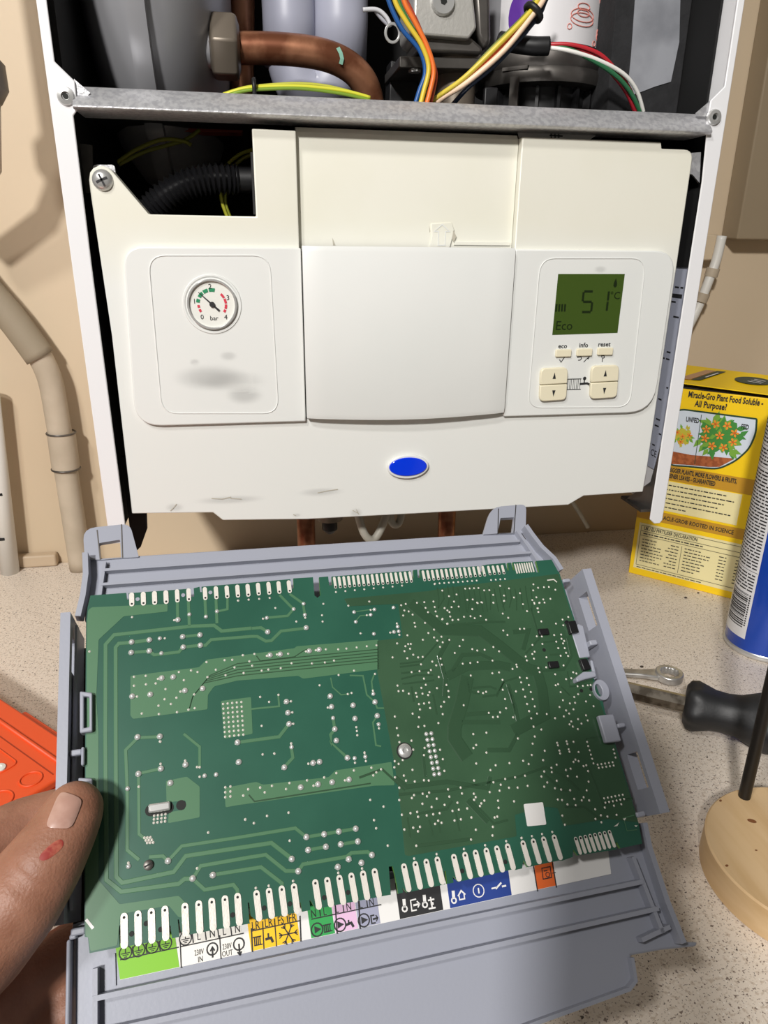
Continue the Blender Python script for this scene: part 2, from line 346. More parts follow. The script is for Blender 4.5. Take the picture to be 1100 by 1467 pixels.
# raised left and right panels
def rp(pts, r, y, d=.0045): return prism(nb(), fillet([V((p[0], y, p[1])) for p in pts], r, 6), V((0, d, 0)))
lp = [(f(176, 352, Y1).x, f(200, 353, Y1).z), (xn1+.0008, f(200, 353, Y1).z), (xn1+.0008, f(437, 604, Y1).z), (f(188, 560, Y1).x, f(437, 604, Y1).z)]
left = obj('gauge_panel', rp(lp, [.013, 0, 0, .018], Y1), M_fascia, cp, bevel=.0010, seg=3)
q = [(xn2-.0006, f(737, 357, Y1).z), (f(961, 420, Y1).x, f(737, 357, Y1).z), (f(961, 420, Y1).x, f(722, 597, Y1).z), (xn2-.0006, f(722, 597, Y1).z)]
right = obj('button_panel', rp(q, [0, .017, .022, 0], Y1), M_fascia, cp, bevel=.0010, seg=3)
def ridge(corners, r): 
    pts = fillet([wy(*c, Y1-.0001) for c in corners], r, 6); return tube(nb(), pts, .00045, 6, closed=True)
obj('embossed_outline', ridge(((212, 366), (386, 366), (399, 592), (232, 592)), .011), M_fascia, left, smooth=True)
obj('embossed_outline', ridge(((774, 370), (925, 370), (902, 583), (756, 584)), .011), M_fascia, right, smooth=True)
# bowed door in the middle
bm = nb(); zt3, zb3 = f(600, 354, -.003).z, f(437, 601, -.003).z; NX = 20; rows = []
for fz in (0, .03, .5, .97, 1):
    row = []
    for i in range(NX+1):
        s = i/NX; bow = math.sin(math.pi*s)*.6
        x = xn1+.0016+(xn2-xn1-.0034)*s; z = zt3+(zb3-.004*bow-zt3)*fz; y = -.0015-.0035*bow+(.0012 if fz in (0, 1) else 0)+(.001 if i in (0, NX) else 0)
        row.append(bm.verts.new((x, y, z)))
    rows.append(row)
back = [[bm.verts.new((v.co.x, .009, v.co.z)) for v in row] for row in (rows[0], rows[-1])]
for A, B in zip(rows, rows[1:]):
    for i in range(NX): bm.faces.new((A[i], B[i], B[i+1], A[i+1]))
for i in range(NX): bm.faces.new((back[0][i], rows[0][i], rows[0][i+1], back[0][i+1])); bm.faces.new((rows[-1][i], back[1][i], back[1][i+1], rows[-1][i+1]))
for i in (0, NX):
    bm.faces.new([r_[i] for r_ in rows]+[back[1][i], back[0][i]])
obj('door_flap', bm, M_fascia, cp, smooth=35)
bm = nb(); abox(bm, xn1-.0005, xn2+.0005, .0095, .0105, zb3-.004, zt3-.002); obj('door_recess', bm, M_line, cp)
# raised arrow and clip above the flap
bm = nb(); ya = YC-.0012; c = V((f(633, 330, ya).x, ya, f(633, 336, ya).z))
prism(bm, [c+V((x*.001, 0, z*.001)) for x, z in ((-8, 7), (7, 8), (9, 3), (6, -10), (-9, -10), (-7, -1))], V((0, .0012, 0)))
cl = obj('flap_catch', bm, M_cream, cp, bevel=.0005)
bm = nb(); ribbon(bm, [c+V((x*.001, -.0003, z*.001)) for x, z in ((-5.5, 2), (0, 6.5), (5.5, 2), (2.5, 2), (2.5, -7), (-2.5, -7), (-2.5, 2))], .0007, EY, True); obj('embossed_arrow', bm, M_fascia, cl)
bm = nb(); flat(bm, [c+V((x*.001, -.0002, z*.001)) for x, z in ((8, 3), (10.5, -1), (9, -5), (7.5, -3))]); flat(bm, [c+V((x*.001, .0011, z*.001)) for x, z in ((-9, 6), (-8, 2), (-8.6, 1))])
cc = f(478, 347, YC-.0002); flat(bm, [cc+V((x*.001, 0, z*.001)) for x, z in ((-1, 3), (0, 1), (1.2, -2), (-.5, -2))]); obj('chipped_edge', bm, M_grime, cl)
bm = nb(); xx = f(731, 345, YC).x; abox(bm, f(650, 345, YC).x, xx, YC-.0008, YC+.001, f(700, 352, YC).z, f(700, 346, YC).z); obj('flap_catch', bm, M_cream, cp, bevel=.0004)
# faded print of the maker's mark, scuffs
bm = nb()
def soft(px, py, a, b, n=24): return [wy(px, py, Y1-.0001)+V((math.cos(t)*a, 0, math.sin(t)*b)) for t in [2*math.pi*k/n for k in range(n)]]
def smudge_mat(name, strength):
    m = mat(name, (205, 205, 204), .4); nt = m.node_tree; b = nt.nodes['Principled BSDF']; L = nt.links.new
    tc = nt.nodes.new('ShaderNodeUVMap'); gr = nt.nodes.new('ShaderNodeTexGradient'); gr.gradient_type = 'SPHERICAL'; L(tc.outputs[0], gr.inputs[0])
    r = nt.nodes.new('ShaderNodeMapRange'); r.interpolation_type = 'SMOOTHSTEP'; r.inputs[2].default_value = .75; r.inputs[4].default_value = strength; L(gr.outputs[0], r.inputs[0]); L(r.outputs[0], b.inputs['Alpha'])
    b.inputs['Base Color'].default_value = lin((120, 120, 120)); return m
def smudge(px, py, a, b, m, parent, y=Y1-.0002, name='faded_print'):
    bm = nb(); uv = bm.loops.layers.uv.new('UVMap'); c = wy(px, py, y); fa = bm.faces.new([bm.verts.new(c+V((sx*a, 0, sz*b))) for sx, sz in ((-1, -1), (1, -1), (1, 1), (-1, 1))])
    for l, t in zip(fa.loops, ((-1, -1), (1, -1), (1, 1), (-1, 1))): l[uv].uv = t
    return obj(name, bm, m, parent)
Msm = smudge_mat('soft_grey_print', .19); Mgr = smudge_mat('soft_scuff', .14)
smudge(302, 541, .029, .0105, Msm, left); smudge(350, 566, .015, .0080, Msm, left); smudge(330, 546, .028, .009, Mgr, left)
for px, py, a, b in ((279, 519, .004, .003), (327, 510, .007, .004)): smudge(px, py, a, b, Mgr, left, name='scuff')
for px, py, a, b in ((250, 727, .008, .004), (330, 716, .03, .004), (460, 705, .02, .004), (510, 735, .006, .005), (425, 738, .004, .002)): smudge(px, py, a, b, Mgr, cp, Y0-.0002, 'scuff')
for px, py, a, b in ((860, 386, .006, .003),): smudge(px, py, a, b, Mgr, right, name='scuff')
bm = nb()
for pts in (((244, 732), (249, 727), (253, 722)), ((303, 714), (318, 715), (331, 712)), ((330, 714), (346, 715)), ((455, 706), (470, 703), (484, 701)), ((505, 731), (512, 735), (510, 729), (514, 737)), ((420, 737), (424, 739))):
    ribbon(bm, [wy(*p, Y0-.0004) for p in pts], .0006, EY)
obj('scuff', bm, M_grime, cp)
# pressure gauge
gc = wy(304, 436, Y1); yg = Y1-.0004
dish = obj('gauge_surround', lathe(nb(), [(.0195, .0001), (.0190, -.0008), (.0180, -.0008), (.0168, .0003)], gc, EY, 48), M_fascia, left, smooth=40)
rim = obj('gauge_rim', ringprism(nb(), circ(gc+V((0, -.0025, 0)), EX, EZ, .0164, 48), circ(gc+V((0, -.0025, 0)), EX, EZ, .0149, 48), V((0, .003, 0))), M_chrome, cp, bevel=.0004)
dial = obj('gauge_dial', lathe(nb(), [(.0152, -.0006), (.0152, .001)], gc, EY, 40), M_dial, cp)
def darc(a0, a1, r0, r1, n=8):
    for k in range(n):
        t0 = math.radians(a0+(a1-a0)*k/n); t1 = math.radians(a0+(a1-a0)*(k+1)/n)
        flat(bm, [gc+V((math.cos(t)*r, -.0009, math.sin(t)*r)) for t, r in ((t0, r0), (t1, r0), (t1, r1), (t0, r1))])
bm = nb()
for a0, a1 in ((172, 158), (150, 128), (124, 104), (100, 76)): darc(a0, a1, .0082, .0105)
obj('dial_print', bm, M_green, dial)
bm = nb()
for a0, a1 in ((212, 200), (193, 182), (48, 28), (24, 4), (0, -18), (-22, -34)): darc(a0, a1, .0082, .0098)
obj('dial_print', bm, M_red, dial)
bm = nb()
for ch, x, z in (('0', -7.2, -8.2), ('1', -11.4, 2), ('2', -.6, 11.4), ('3', 10.6, 4.2), ('4', 8.4, -8.4)): text(bm, ch, .0046, gc+V((x*.001, -.0009, z*.001)), EX, EZ)
text(bm, 'bar', .0042, gc+V((.0006, -.0009, -.009)), EX, EZ); obj('dial_lettering', bm, M_ink, dial)
bm = nb(); a = math.radians(137); d = V((math.cos(a), 0, math.sin(a))); n_ = V((-d.z, 0, d.x)); c = gc+V((0, -.0014, 0))
prism(bm, [c-d*.006+n_*.0007, c+d*.0115+n_*.0002, c+d*.0115-n_*.0002, c-d*.006-n_*.0007], V((0, .0004, 0))); lathe(bm, [(.0018, -.0004), (.0018, .0003)], c, EY, 16); obj('gauge_needle', bm, M_ink, cp)
# display
bm = prism(nb(), [wy(*p, Y1-.0001) for p in ((799.5, 392.5), (895, 392.5), (884.5, 477), (791, 480))], V((0, .0006, 0)))
win = obj('display_window', bm, M_lcd, cp)
bm = nb(); yd = Y1-.0003
def seg7(px, py, h, wd, on):
    O = wy(px, py, yd); hh = h/2
    P = {'a': ((0, h), (wd, h)), 'b': ((wd, h), (wd, hh)), 'c': ((wd, hh), (wd, 0)), 'd': ((0, 0), (wd, 0)), 'e': ((0, hh), (0, 0)), 'f': ((0, h), (0, hh)), 'g': ((0, hh), (wd, hh))}
    for s in on:
        (a, b), (c, e) = P[s]; A = O+V((a, 0, b)); B = O+V((c, 0, e)); d = (B-A)*.06; ribbon(bm, [A+d, B-d], .0016, EY)
seg7(833, 447, .0145, .0075, 'acdfg'); seg7(858, 446, .0145, .006, 'bc')
text(bm, '°C', .0075, wy(881, 424, yd), EX, EZ)
text(bm, 'Eco', .0092, wy(808, 467, yd), EX, EZ)
c = wy(803, 441, yd)
for k in range(4): ribbon(bm, [c+V((-.0033+k*.0022, 0, -.0026)), c+V((-.0033+k*.0022, 0, .0026))], .0013, EY)
c = wy(881.5, 406, yd); flat(bm, [c+V((x*.001, 0, z*.001)) for x, z in ((0, 3.6), (1.2, .6), (1.4, -1.6), (0, -3), (-1.4, -1.6), (-1.2, .6))])
obj('display_reading', bm, M_lcd2, win)
bm = nb()
for px, py, s in ((806, 496, 'eco'), (836, 494.7, 'info'), (865.5, 493.5, 'reset')): text(bm, s, .0048, wy(px, py, Y1-.0002), EX, EZ, bold=.0001)
for px, py, p in ((805, 515, ((-2, 0), (-.6, -2), (2.4, 2.6))), (830, 514, ((-2, 1), (1, 1.6), (1.6, 0), (.6, -1), (-1, -1))), (840, 514.5, ((-2, -2.2), (0, 0), (2.2, 2), (1.6, .2), (.4, .6))), (863, 513.5, ((0, -2.6), (0, 0), (1.4, .6), (1, 2), (-1, 2), (-.4, .4)))):
    ribbon(bm, [wy(px, py, Y1-.0002)+V((x*.001, 0, z*.001)) for x, z in p], .0006, EY)
c = wy(822, 550.5, Y1-.0002)
for k in range(4):
    for dx in (-.0008, .0008): ribbon(bm, [c+V((-.0042+k*.0028+dx, 0, -.0040)), c+V((-.0042+k*.0028+dx, 0, .0040))], .00036, EY)
ribbon(bm, [c+V((-.0060, 0, .0040)), c+V((.0056, 0, .0040))], .0006, EY); ribbon(bm, [c+V((-.0056, 0, -.0040)), c+V((.0060, 0, -.0040))], .0006, EY)
c = wy(839, 550, Y1-.0002); ribbon(bm, [c+V((x*.001, 0, z*.001)) for x, z in ((-5, 0), (1, .4), (3.4, -.6), (4.6, -4))], .0016, EY); ribbon(bm, [c+V((-.0014, 0, .0035)), c+V((-.0014, 0, .0008))], .0009, EY); flat(bm, circ(c+V((-.0014, 0, .0042)), EX, EZ, .0014, 10))
obj('lettering', bm, M_ink, right)
for px, py in ((806, 505.5), (836, 504.3), (865.7, 503)):
    c = wy(px, py, Y1); bm = prism(nb(), fillet([c+V((sx*.0061, -.0022, sz*.0027)) for sx, sz in ((-1, -1), (1, -1), (1, 1), (-1, 1))], .0008, 3), V((0, .0024, 0))); obj('button', bm, M_btn, cp, bevel=.0005)
for c4 in (((775, 528), (814, 526.5), (811.5, 573), (773, 575.5)), ((848, 524.5), (887.5, 523), (884, 569.5), (845.5, 572))):
    P = [wy(*p, Y1-.0032) for p in c4]; T, B = (P[0]+P[3])/2, (P[1]+P[2])/2
    for k, (quad, rr) in enumerate((((P[0], P[1], (P[1]*.51+P[2]*.49), (P[0]*.51+P[3]*.49)), [.004, .004, 0, 0]), (((P[0]*.49+P[3]*.51), (P[1]*.49+P[2]*.51), P[2], P[3]), [0, 0, .004, .004]))):
        bk = obj('rocker_button', prism(nb(), fillet(list(quad), rr, 4), V((0, .0033, 0))), M_btn, cp, bevel=.0007)
        m_ = sum((V(x) for x in quad), V())/4; s = 1 if k == 0 else -1
        bm = nb(); flat(bm, [m_+V((x, -.0002, z*s)) for x, z in ((0, .0028), (.0013, -.002), (-.0013, -.002))]); obj('arrow_print', bm, M_ink, bk)
# oval badge
c = V((f(583.5, 667.5).x, Y0-.003, f(583.5, 667.5).z))
bd = obj('badge_rim', prism(nb(), circ(c, EX, EZ, .0163, 40, ry=.0096), V((0, .003, 0))), M_fascia, cp, bevel=.0009)
b2 = obj('badge', prism(nb(), circ(c+V((-.0002, -.0011, .0004)), EX, EZ, .0147, 40, ry=.0074), V((0, .0012, 0))), M_blue, bd, bevel=.0006)
# fixing screw at the left ear
c = tabc+V((0, -.0005, 0)); scw = obj('screw', lathe(nb(), [(.0003, -.0032), (.0035, -.0030), (.0056, -.0018), (.0064, .0002)], c, EY, 24), M_steel, cp, smooth=40)
bm = nb()
for a in (.4, .4+math.pi/2): d = V((math.cos(a), 0, math.sin(a))); box(bm, c+V((0, -.0031, 0)), d*.0036, V((0, .0004, 0)), V((-d.z, 0, d.x))*.0006)
obj('screw_cross', bm, M_ink, scw)
bm = prism(nb(), fillet([wy(*p, Y0+.0145) for p in ((133, 236), (164, 236), (167, 262), (150, 280), (134, 275))], .002, 3), V((0, .002, 0))); obj('bracket', bm, M_galv, cp)
bm = prism(nb(), [wy(*p, .03) for p in ((112, 205), (132, 208), (134, 275), (118, 277))], V((0, .002, 0))); obj('bracket', bm, M_dsteel, cp)
# box body behind the fascia
bm = nb(); abox(bm, f(430, 300).x+.001, f(955, 300).x, Y0+.0265, Y0+.05, f(600, 700).z, f(600, 235).z); obj('rear_cover', bm, M_black, cp)
bm = nb(); abox(bm, xl-.0016, xl-.0002, Y0+.012, .05, f(364, 306).z, f(364, 215).z); obj('opening_edge', bm, M_dark, cp)

# instruction card behind the panel top
bm = prism(nb(), [wy(*p, .022) for p in ((740, 182), (868, 184), (838, 205), (745, 206))], V((0, .0005, 0)))
cd_ = obj('instruction_card', bm, M_lblw, origin=wy(800, 190, .022)); tag(cd_, 'small white card tucked between the steel rail and the control panel', 'card')
bm = nb()
for px in (789, 794.5, 800): ribbon(bm, [wy(px, 183, .0215), wy(px+.5, 198, .0215)], .0007, EY)
ribbon(bm, [wy(787, 194, .0215), wy(806, 195, .0215)], .0007, EY); obj('card_print', bm, M_ink, cd_)

# ------------------------------------------------------------------ inside the boiler, above the rail
yv = .185; rv_ = .165; cz = wy(200, -150, .06).z; xs = wy(203, 60, .05).x
g = root('expansion_vessel', (xs, yv, cz), 'round grey steel expansion vessel behind the rail at the left', 'expansion vessel')
prL = [(0, -.050), (.05, -.049), (.10, -.044), (.135, -.034), (.155, -.020), (rv_, 0)]; prR = [(rv_, 0), (.157, .022), (.14, .038), (.11, .050), (.05, .057), (0, .058)]
obj('shell', lathe(nb(), prL+prR[1:], V((xs, yv, cz)), EX, 72), M_vessel, g, smooth=60)
obj('seam_band', lathe(nb(), [(rv_-.004, -.0068), (rv_+.003, -.006), (rv_+.004, -.002), (rv_+.003, .006), (rv_-.004, .0068)], V((xs, yv, cz)), EX, 72), M_vessel, g, smooth=40)
nk = wy(322, 68, .085); ncz = nk
obj('neck', lathe(nb(), [(.016, -.05), (.016, -.02), (.0145, -.017), (.014, -.014), (.014, -.010), (.012, -.009), (.014, -.008), (.012, -.007), (.014, -.006), (.013, 0)], nk, EX, 32), M_vessel, g, smooth=50)
g = root('copper_pipe', nk, 'tarnished copper pipe with a hexagonal nut, leaving the grey vessel', 'pipe')
obj('nut', lathe(nb(), [(.014, -.0105), (.0205, -.0085), (.0215, -.006), (.0215, .006), (.0205, .0085), (.014, .0105)], nk, EX, 6, up=V((0, .5, .866))), M_brass, g, bevel=.0012)
pp = smooth_path([nk+V((.008, 0, 0)), wy(400, 70, .085), wy(452, 76, .085), wy(488, 88, .087), wy(514, 108, .09), wy(528, 135, .095), wy(534, 175, .1)], 6)
obj('tube', tube(nb(), pp, .0102, 20), M_copper, g, smooth=True)
M_verd = mat('verdigris', (128, 176, 156), .8)
bm = nb(); q = wy(488, 80, .0745); ribbon(bm, [wy(484, 68, .076), wy(488, 76, .0752), wy(490, 84, .0750), wy(488, 92, .0757)], .0026, EY); obj('verdigris_streak', bm, M_verd, g)
o_ = obj('riser_pipe', tube(nb(), [wy(347, -40, .16), wy(347, 200, .16)], .0095, 18), M_copper, origin=wy(347, 60, .16), smooth=True); tag(o_, 'vertical brown copper pipe behind the hexagonal nut', 'pipe')
g = root('condensate_trap', wy(450, 100, .15), 'pale grey plastic U-shaped trap behind the bent copper pipe', 'trap')
ya = .15
obj('trap_leg', tube(nb(), [V((wy(412, -60, ya).x, ya, .70)), wy(414, 30, ya), wy(416, 96, ya)], .0205, 24), M_siphon, g, smooth=True)
obj('trap_leg', tube(nb(), [V((wy(487, -60, ya).x, ya, .70)), wy(488, 30, ya), wy(486, 96, ya)], .0215, 24), M_siphon, g, smooth=True)
c0, c1 = wy(417, 92, ya), wy(484, 92, ya); bm = nb()
tube(bm, smooth_path([c0+V((-.001, 0, .01)), c0+V((.006, 0, -.012)), (c0+c1)/2+V((0, 0, -.02)), c1+V((-.006, 0, -.012)), c1+V((.001, 0, .01))], 6), .020, 24); obj('trap_bowl', bm, M_siphon, g, smooth=True)

# gas valve
gy = .06
g = root('gas_valve', wy(640, 60, gy), 'silver cast gas valve with a round screw, between the wire looms', 'valve')
M_cast = mat('cast_aluminium', (214, 212, 206), .36, .6, bump=(350, .3, .0005))
bm = prism(nb(), fillet([wy(*p, gy) for p in ((594, -60), (672, -60), (683, 40), (672, 56), (600, 50), (592, 40))], .002, 3), V((0, .05, 0))); obj('body', bm, M_cast, g, bevel=.003, seg=3)
bm = prism(nb(), [wy(*p, gy+.006) for p in ((600, 52), (676, 54), (692, 68), (690, 78), (598, 74))], V((0, .045, 0))); obj('lower_body', bm, M_dsteel, g, bevel=.002)
bm = prism(nb(), [wy(*p, gy+.008) for p in ((676, -60), (702, -60), (704, 60), (694, 72), (683, 50))], V((0, .045, 0))); obj('side_block', bm, M_dsteel, g, bevel=.003)
c = wy(634, 3, gy); vs_ = obj('screw', lathe(nb(), [(.0035, -.003), (.0075, -.0032), (.0085, -.001), (.0085, .002)], c, EY, 24), M_steel, g, smooth=40); obj('screw_socket', lathe(nb(), [(.0024, -.0034), (.0024, -.002)], c, EY, 6), M_hole, vs_)
bm = prism(nb(), fillet([wy(*p, gy+.004) for p in ((572, 80), (702, 84), (704, 100), (572, 97))], .001, 2), V((0, .06, 0))); obj('flange_plate', bm, M_dsteel, g, bevel=.001)
c = wy(652, 122, gy+.03); bm = lathe(nb(), [(.019, .018), (.019, .012), (.015, .011), (.015, -.02)], c, EZ, 28); obj('outlet', bm, M_brass, g, smooth=30)
for px in (594, 690): 
    c = wy(px, 104, gy+.01); obj('bolt', lathe(nb(), [(.0045, 0), (.0045, .004), (.004, .005)], c, EZ, 6), M_steel, g)
bm = prism(nb(), [wy(*p, gy+.05) for p in ((560, 86), (600, 96), (598, 175), (556, 175))], V((0, .02, 0))); obj('mounting_bracket', bm, M_dark, g, bevel=.001); obj('mounting_bracket', abox(nb(), wy(700, 110, .08).x-.004, wy(712, 110, .08).x, .075, .08, .42, .45), M_dark, g, bevel=.001)

# fan with its white sticker
fc = V((wy(785, 40, .11).x, .12, 0)); zf = wy(785, 88, .06).z; rf = (wy(868, 60, .11).x-wy(704, 60, .11).x)/2*.96
g = root('fan', V((fc.x, fc.y, zf)), 'round fan housing with a printed white sticker, right of the silver valve', 'fan')
M_stk = mat('fan_sticker', (222, 220, 222), .4)
C0 = V((fc.x, fc.y, zf))
obj('drum', lathe(nb(), [(rf, .012), (rf, .26), (rf-.01, .27)], C0, EZ, 56), M_vessel, g, smooth=40)
def on_drum(ang, z, r=None): r = r or rf; return C0+V((math.sin(ang)*r, -math.cos(ang)*r, z))
bm = nb(); n = 28; a0, a1 = -1.15, 1.3
vs = [[bm.verts.new(on_drum(a0+(a1-a0)*i/n, z, rf+.0006)) for i in range(n+1)] for z in (.016, .19)]
for i in range(n): bm.faces.new((vs[0][i], vs[0][i+1], vs[1][i+1], vs[1][i]))
st = obj('sticker', bm, M_stk, g, smooth=True)
M_rp = mat('red_print', (226, 140, 128), .5); M_pp = mat('purple_print', (92, 44, 150), .5)
bm = nb()
def dring(a, z, w_, h_, n=20):
    pts = [on_drum(a+math.cos(2*math.pi*k/n)*w_/rf, z+math.sin(2*math.pi*k/n)*h_, rf+.0010) for k in range(n)]
    tube(bm, pts, .0003, 4, closed=True)
for a, z in ((.30, .034), (.86, .026)):
    for w_, h_, dz in ((.0105, .0042, 0), (.0105, .0042, -.0028), (.0055, .0022, .0012), (.0055, .0022, .0052)): dring(a, z+dz, w_*(.75 if a > .8 else 1), h_, 20)
    tube(bm, [on_drum(a-.12, z+.012, rf+.001), on_drum(a-.2, z+.024, rf+.001)], .0003, 4); tube(bm, [on_drum(a+.12, z+.012, rf+.001), on_drum(a+.25, z+.024, rf+.001)], .0003, 4)
    dring(a-.24, z-.008, .0018, .0018, 8)
for a in (.05, .62): dring(a, .064, .012, .006)
obj('sticker_print', bm, M_rp, st)
bm = nb(); a = -.74
vs = [bm.verts.new(on_drum(a+math.cos(t)*.010/rf, .034+math.sin(t)*.015, rf+.0011)) for t in [2*math.pi*k/20 for k in range(20)]]; ctr = bm.verts.new(on_drum(a, .034, rf+.0011))
for i in range(20): bm.faces.new((ctr, vs[i], vs[(i+1) % 20]))
obj('sticker_print', bm, M_pp, st)
obj('flange_ring', lathe(nb(), [(rf+.002, .013), (rf+.007, .010), (rf+.008, .004), (rf+.006, .000), (rf+.008, -.004), (rf+.006, -.010), (rf-.002, -.012)], C0, EZ, 56), M_dsteel, g, smooth=45)
obj('motor_base', lathe(nb(), [(rf-.004, -.012), (rf-.006, -.045)], C0, EZ, 40), M_dark, g, smooth=30)
for k in range(7):
    a = -1.1+k*.36; c = on_drum(a, -.028, rf-.002); d = V((math.sin(a), -math.cos(a), 0)); obj('rib', box(nb(), c, d*.003, V((-d.y, d.x, 0))*.0012, EZ*.016), M_dark, g)
bm = nb(); a = -.72; c = on_drum(a, -.022, rf+.006); d = V((math.sin(a), -math.cos(a), 0)); t_ = V((-d.y, d.x, 0)); box(bm, c, d*.0012, t_*.0035, EZ*.022); box(bm, c+EZ*.021-d*.004, d*.006, t_*.010, EZ*.0012); obj('bracket', bm, M_dsteel, g)
c = on_drum(.95, -.015, rf+.004); obj('clip', tube(nb(), smooth_path([c+V((0, 0, .012)), c+V((.004, -.002, .010)), c+V((.005, -.003, -.008)), c+V((.002, -.002, -.013)), c+V((-.004, 0, -.013))], 4), .0012, 8), M_dsteel, g, smooth=True)

# ------------------------------------------------------------------ wires
WM = {}
def wire(pxs, y, r, rgb, label, group, wob=0, cat='wire'):
    key = rgb
    if key not in WM: WM[key] = mat('wire_%d_%d_%d' % rgb, rgb, .4)
    ys = y if isinstance(y, (list, tuple)) else [y]*len(pxs)
    pts = smooth_path([wy(p[0], p[1], yy) for p, yy in zip(pxs, ys)], 6)
    o = obj('wire', tube(nb(), pts, r*.78, 8), WM[key], origin=pts[0], smooth=True); tag(o, label, cat, group); return o
GL = 'wires of the loom left of the gas valve'
wire([(553, -20), (558, 5), (576, 42), (601, 72), (609, 103), (600, 132), (590, 165)], .036, .0020, (28, 84, 150), 'blue wire curving down left of the silver valve', GL)
wire([(562, -20), (567, 5), (583, 33), (604, 65), (614, 98), (606, 134), (598, 165)], .034, .0021, (226, 196, 60), 'yellow wire beside the blue one, left of the silver valve', GL)
wire([(567, -20), (572, 5), (588, 36), (608, 68), (617, 100), (610, 134), (602, 165)], .037, .0018, (70, 130, 60), 'green wire between the yellow and orange ones by the valve', GL)
wire([(575, -20), (580, 5), (595, 33), (611, 65), (621, 100), (615, 134), (606, 165)], .035, .0022, (236, 120, 50), 'bright orange wire curving down against the silver valve', GL)
wire([(571, -20), (584, 5), (599, 36), (613, 72), (624, 105), (619, 137), (611, 165)], .039, .0018, (176, 66, 40), 'rust red wire at the back of the loom left of the valve', GL)
GR = 'wires of the loom crossing in front of the fan'
yy = [.03, .03, .028, .03, .036, .045, .05]
wire([(788, -25), (778, 0), (764, 20), (722, 72), (670, 117), (634, 140), (610, 160)], yy, .0024, (246, 214, 184), 'pale pink wire in front of the fan sticker', GR)
wire([(780, -25), (770, 0), (757, 20), (712, 66), (664, 112), (628, 138), (604, 158)], yy, .0021, (222, 200, 70), 'yellow wire above the pale pink one before the fan', GR)
wire([(776, -25), (766, 0), (752, 22), (704, 70), (660, 116), (626, 142), (602, 160)], [a+.004 for a in yy], .0018, (120, 128, 50), 'olive green wire along the upper edge of the loom before the fan', GR)
wire([(784, -25), (774, 0), (761, 23), (708, 76), (660, 122), (630, 143), (606, 162)], [a+.003 for a in yy], .0021, (226, 104, 62), 'orange red wire under the pale pink one before the fan', GR)
wire([(792, -25), (781, 2), (768, 27), (716, 86), (672, 124), (650, 148), (632, 168)], [a+.005 for a in yy], .002, (40, 54, 76), 'dark blue wire along the lower edge of the loom before the fan', GR)
def ctie(c, d, R, label, rr=.0016):
    d = d.normalized(); u = d.orthogonal().normalized(); v = d.cross(u); o = obj('cable_tie', tube(nb(), circ(c, u, v, R, 18), rr, 6, closed=True), M_dark, origin=c, smooth=True); tag(o, label, 'cable tie')
ctie(wy(764, 18, .031), wy(722, 72, .028)-wy(764, 20, .031), .0058, 'black cable tie round the loom in front of the fan sticker', .0022)
o = obj('cable_sleeve', tube(nb(), smooth_path([wy(716, 58, .055), wy(740, 63, .047), wy(764, 66, .042), (wy(786, 66, .040))], 5), .0058, 16), M_dark, origin=wy(750, 64, .05), smooth=True); tag(o, 'black rubber sleeve on the red and white wires below the fan sticker', 'sleeve')
GF = 'thin wires leaving the black sleeve'
wire([(780, 64), (818, 64), (858, 77), (884, 103), (902, 128), (914, 160)], [.04, .034, .033, .037, .042, .046], .0018, (186, 40, 50), 'upper red wire arching from the black sleeve', GF)
wire([(780, 66), (816, 68), (852, 82), (878, 107), (898, 134), (910, 162)], [.041, .036, .035, .039, .043, .046], .0018, (150, 28, 40), 'dark red wire just below the upper red one', GF)
wire([(780, 68), (812, 72), (854, 85), (892, 105), (912, 130), (922, 162)], [.04, .033, .032, .035, .04, .046], .0018, (238, 236, 230), 'white wire arching from the black sleeve to the rail', GF)
wire([(780, 66), (815, 71), (852, 88), (884, 110), (904, 134), (917, 162)], [.042, .034, .0325, .0355, .0405, .046], .0020, (46, 110, 72), 'green wire tucked under the white one by the rail', GF)
wire([(780, 67), (814, 70), (850, 88), (886, 112), (904, 136), (913, 163)], [.043, .039, .037, .040, .044, .047], .0015, (40, 40, 40), 'black wire between the red and white ones by the fan', GF)
GE = 'earth wires lying along the rail'
wire([(318, 137), (345, 128), (372, 125), (430, 124), (490, 130), (530, 140)], .022, .0016, (214, 212, 60), 'yellow earth wire lying on the rail under the copper pipe', GE)
wire([(318, 139), (346, 131), (374, 128), (430, 127), (488, 134), (530, 143)], .020, .0013, (120, 150, 40), 'green yellow earth wire nearest the rail edge', GE)
wire([(320, 135), (350, 126), (376, 123), (424, 120), (470, 124), (525, 138)], .025, .0014, (190, 190, 70), 'pale yellow earth wire rising highest above the rail', GE)
ctie(wy(364, 127, .022), EX, .0052, 'black cable tie round the earth wires on the rail', .0014)
# lead with a ring terminal
wire([(520, 14), (540, 14), (553, 24), (560, 38)], .04, .0018, (206, 206, 210), 'white lead ending in the ring terminal', 'ring terminal leads')
wire([(538, 16), (546, 26), (556, 36)], .042, .0016, (170, 170, 178), 'grey lead beside the white one at the ring terminal', 'ring terminal leads')
c = wy(562.5, 47, .038); bm = ringprism(nb(), circ(c, EX, EZ, .0056, 24, ry=.0062), circ(c, EX, EZ, .0038, 24, ry=.0044), V((0, .0014, 0))); o = obj('ring_terminal', bm, M_steel, origin=c, bevel=.0004); tag(o, 'bright ring terminal hanging left of the blue wire', 'ring terminal')

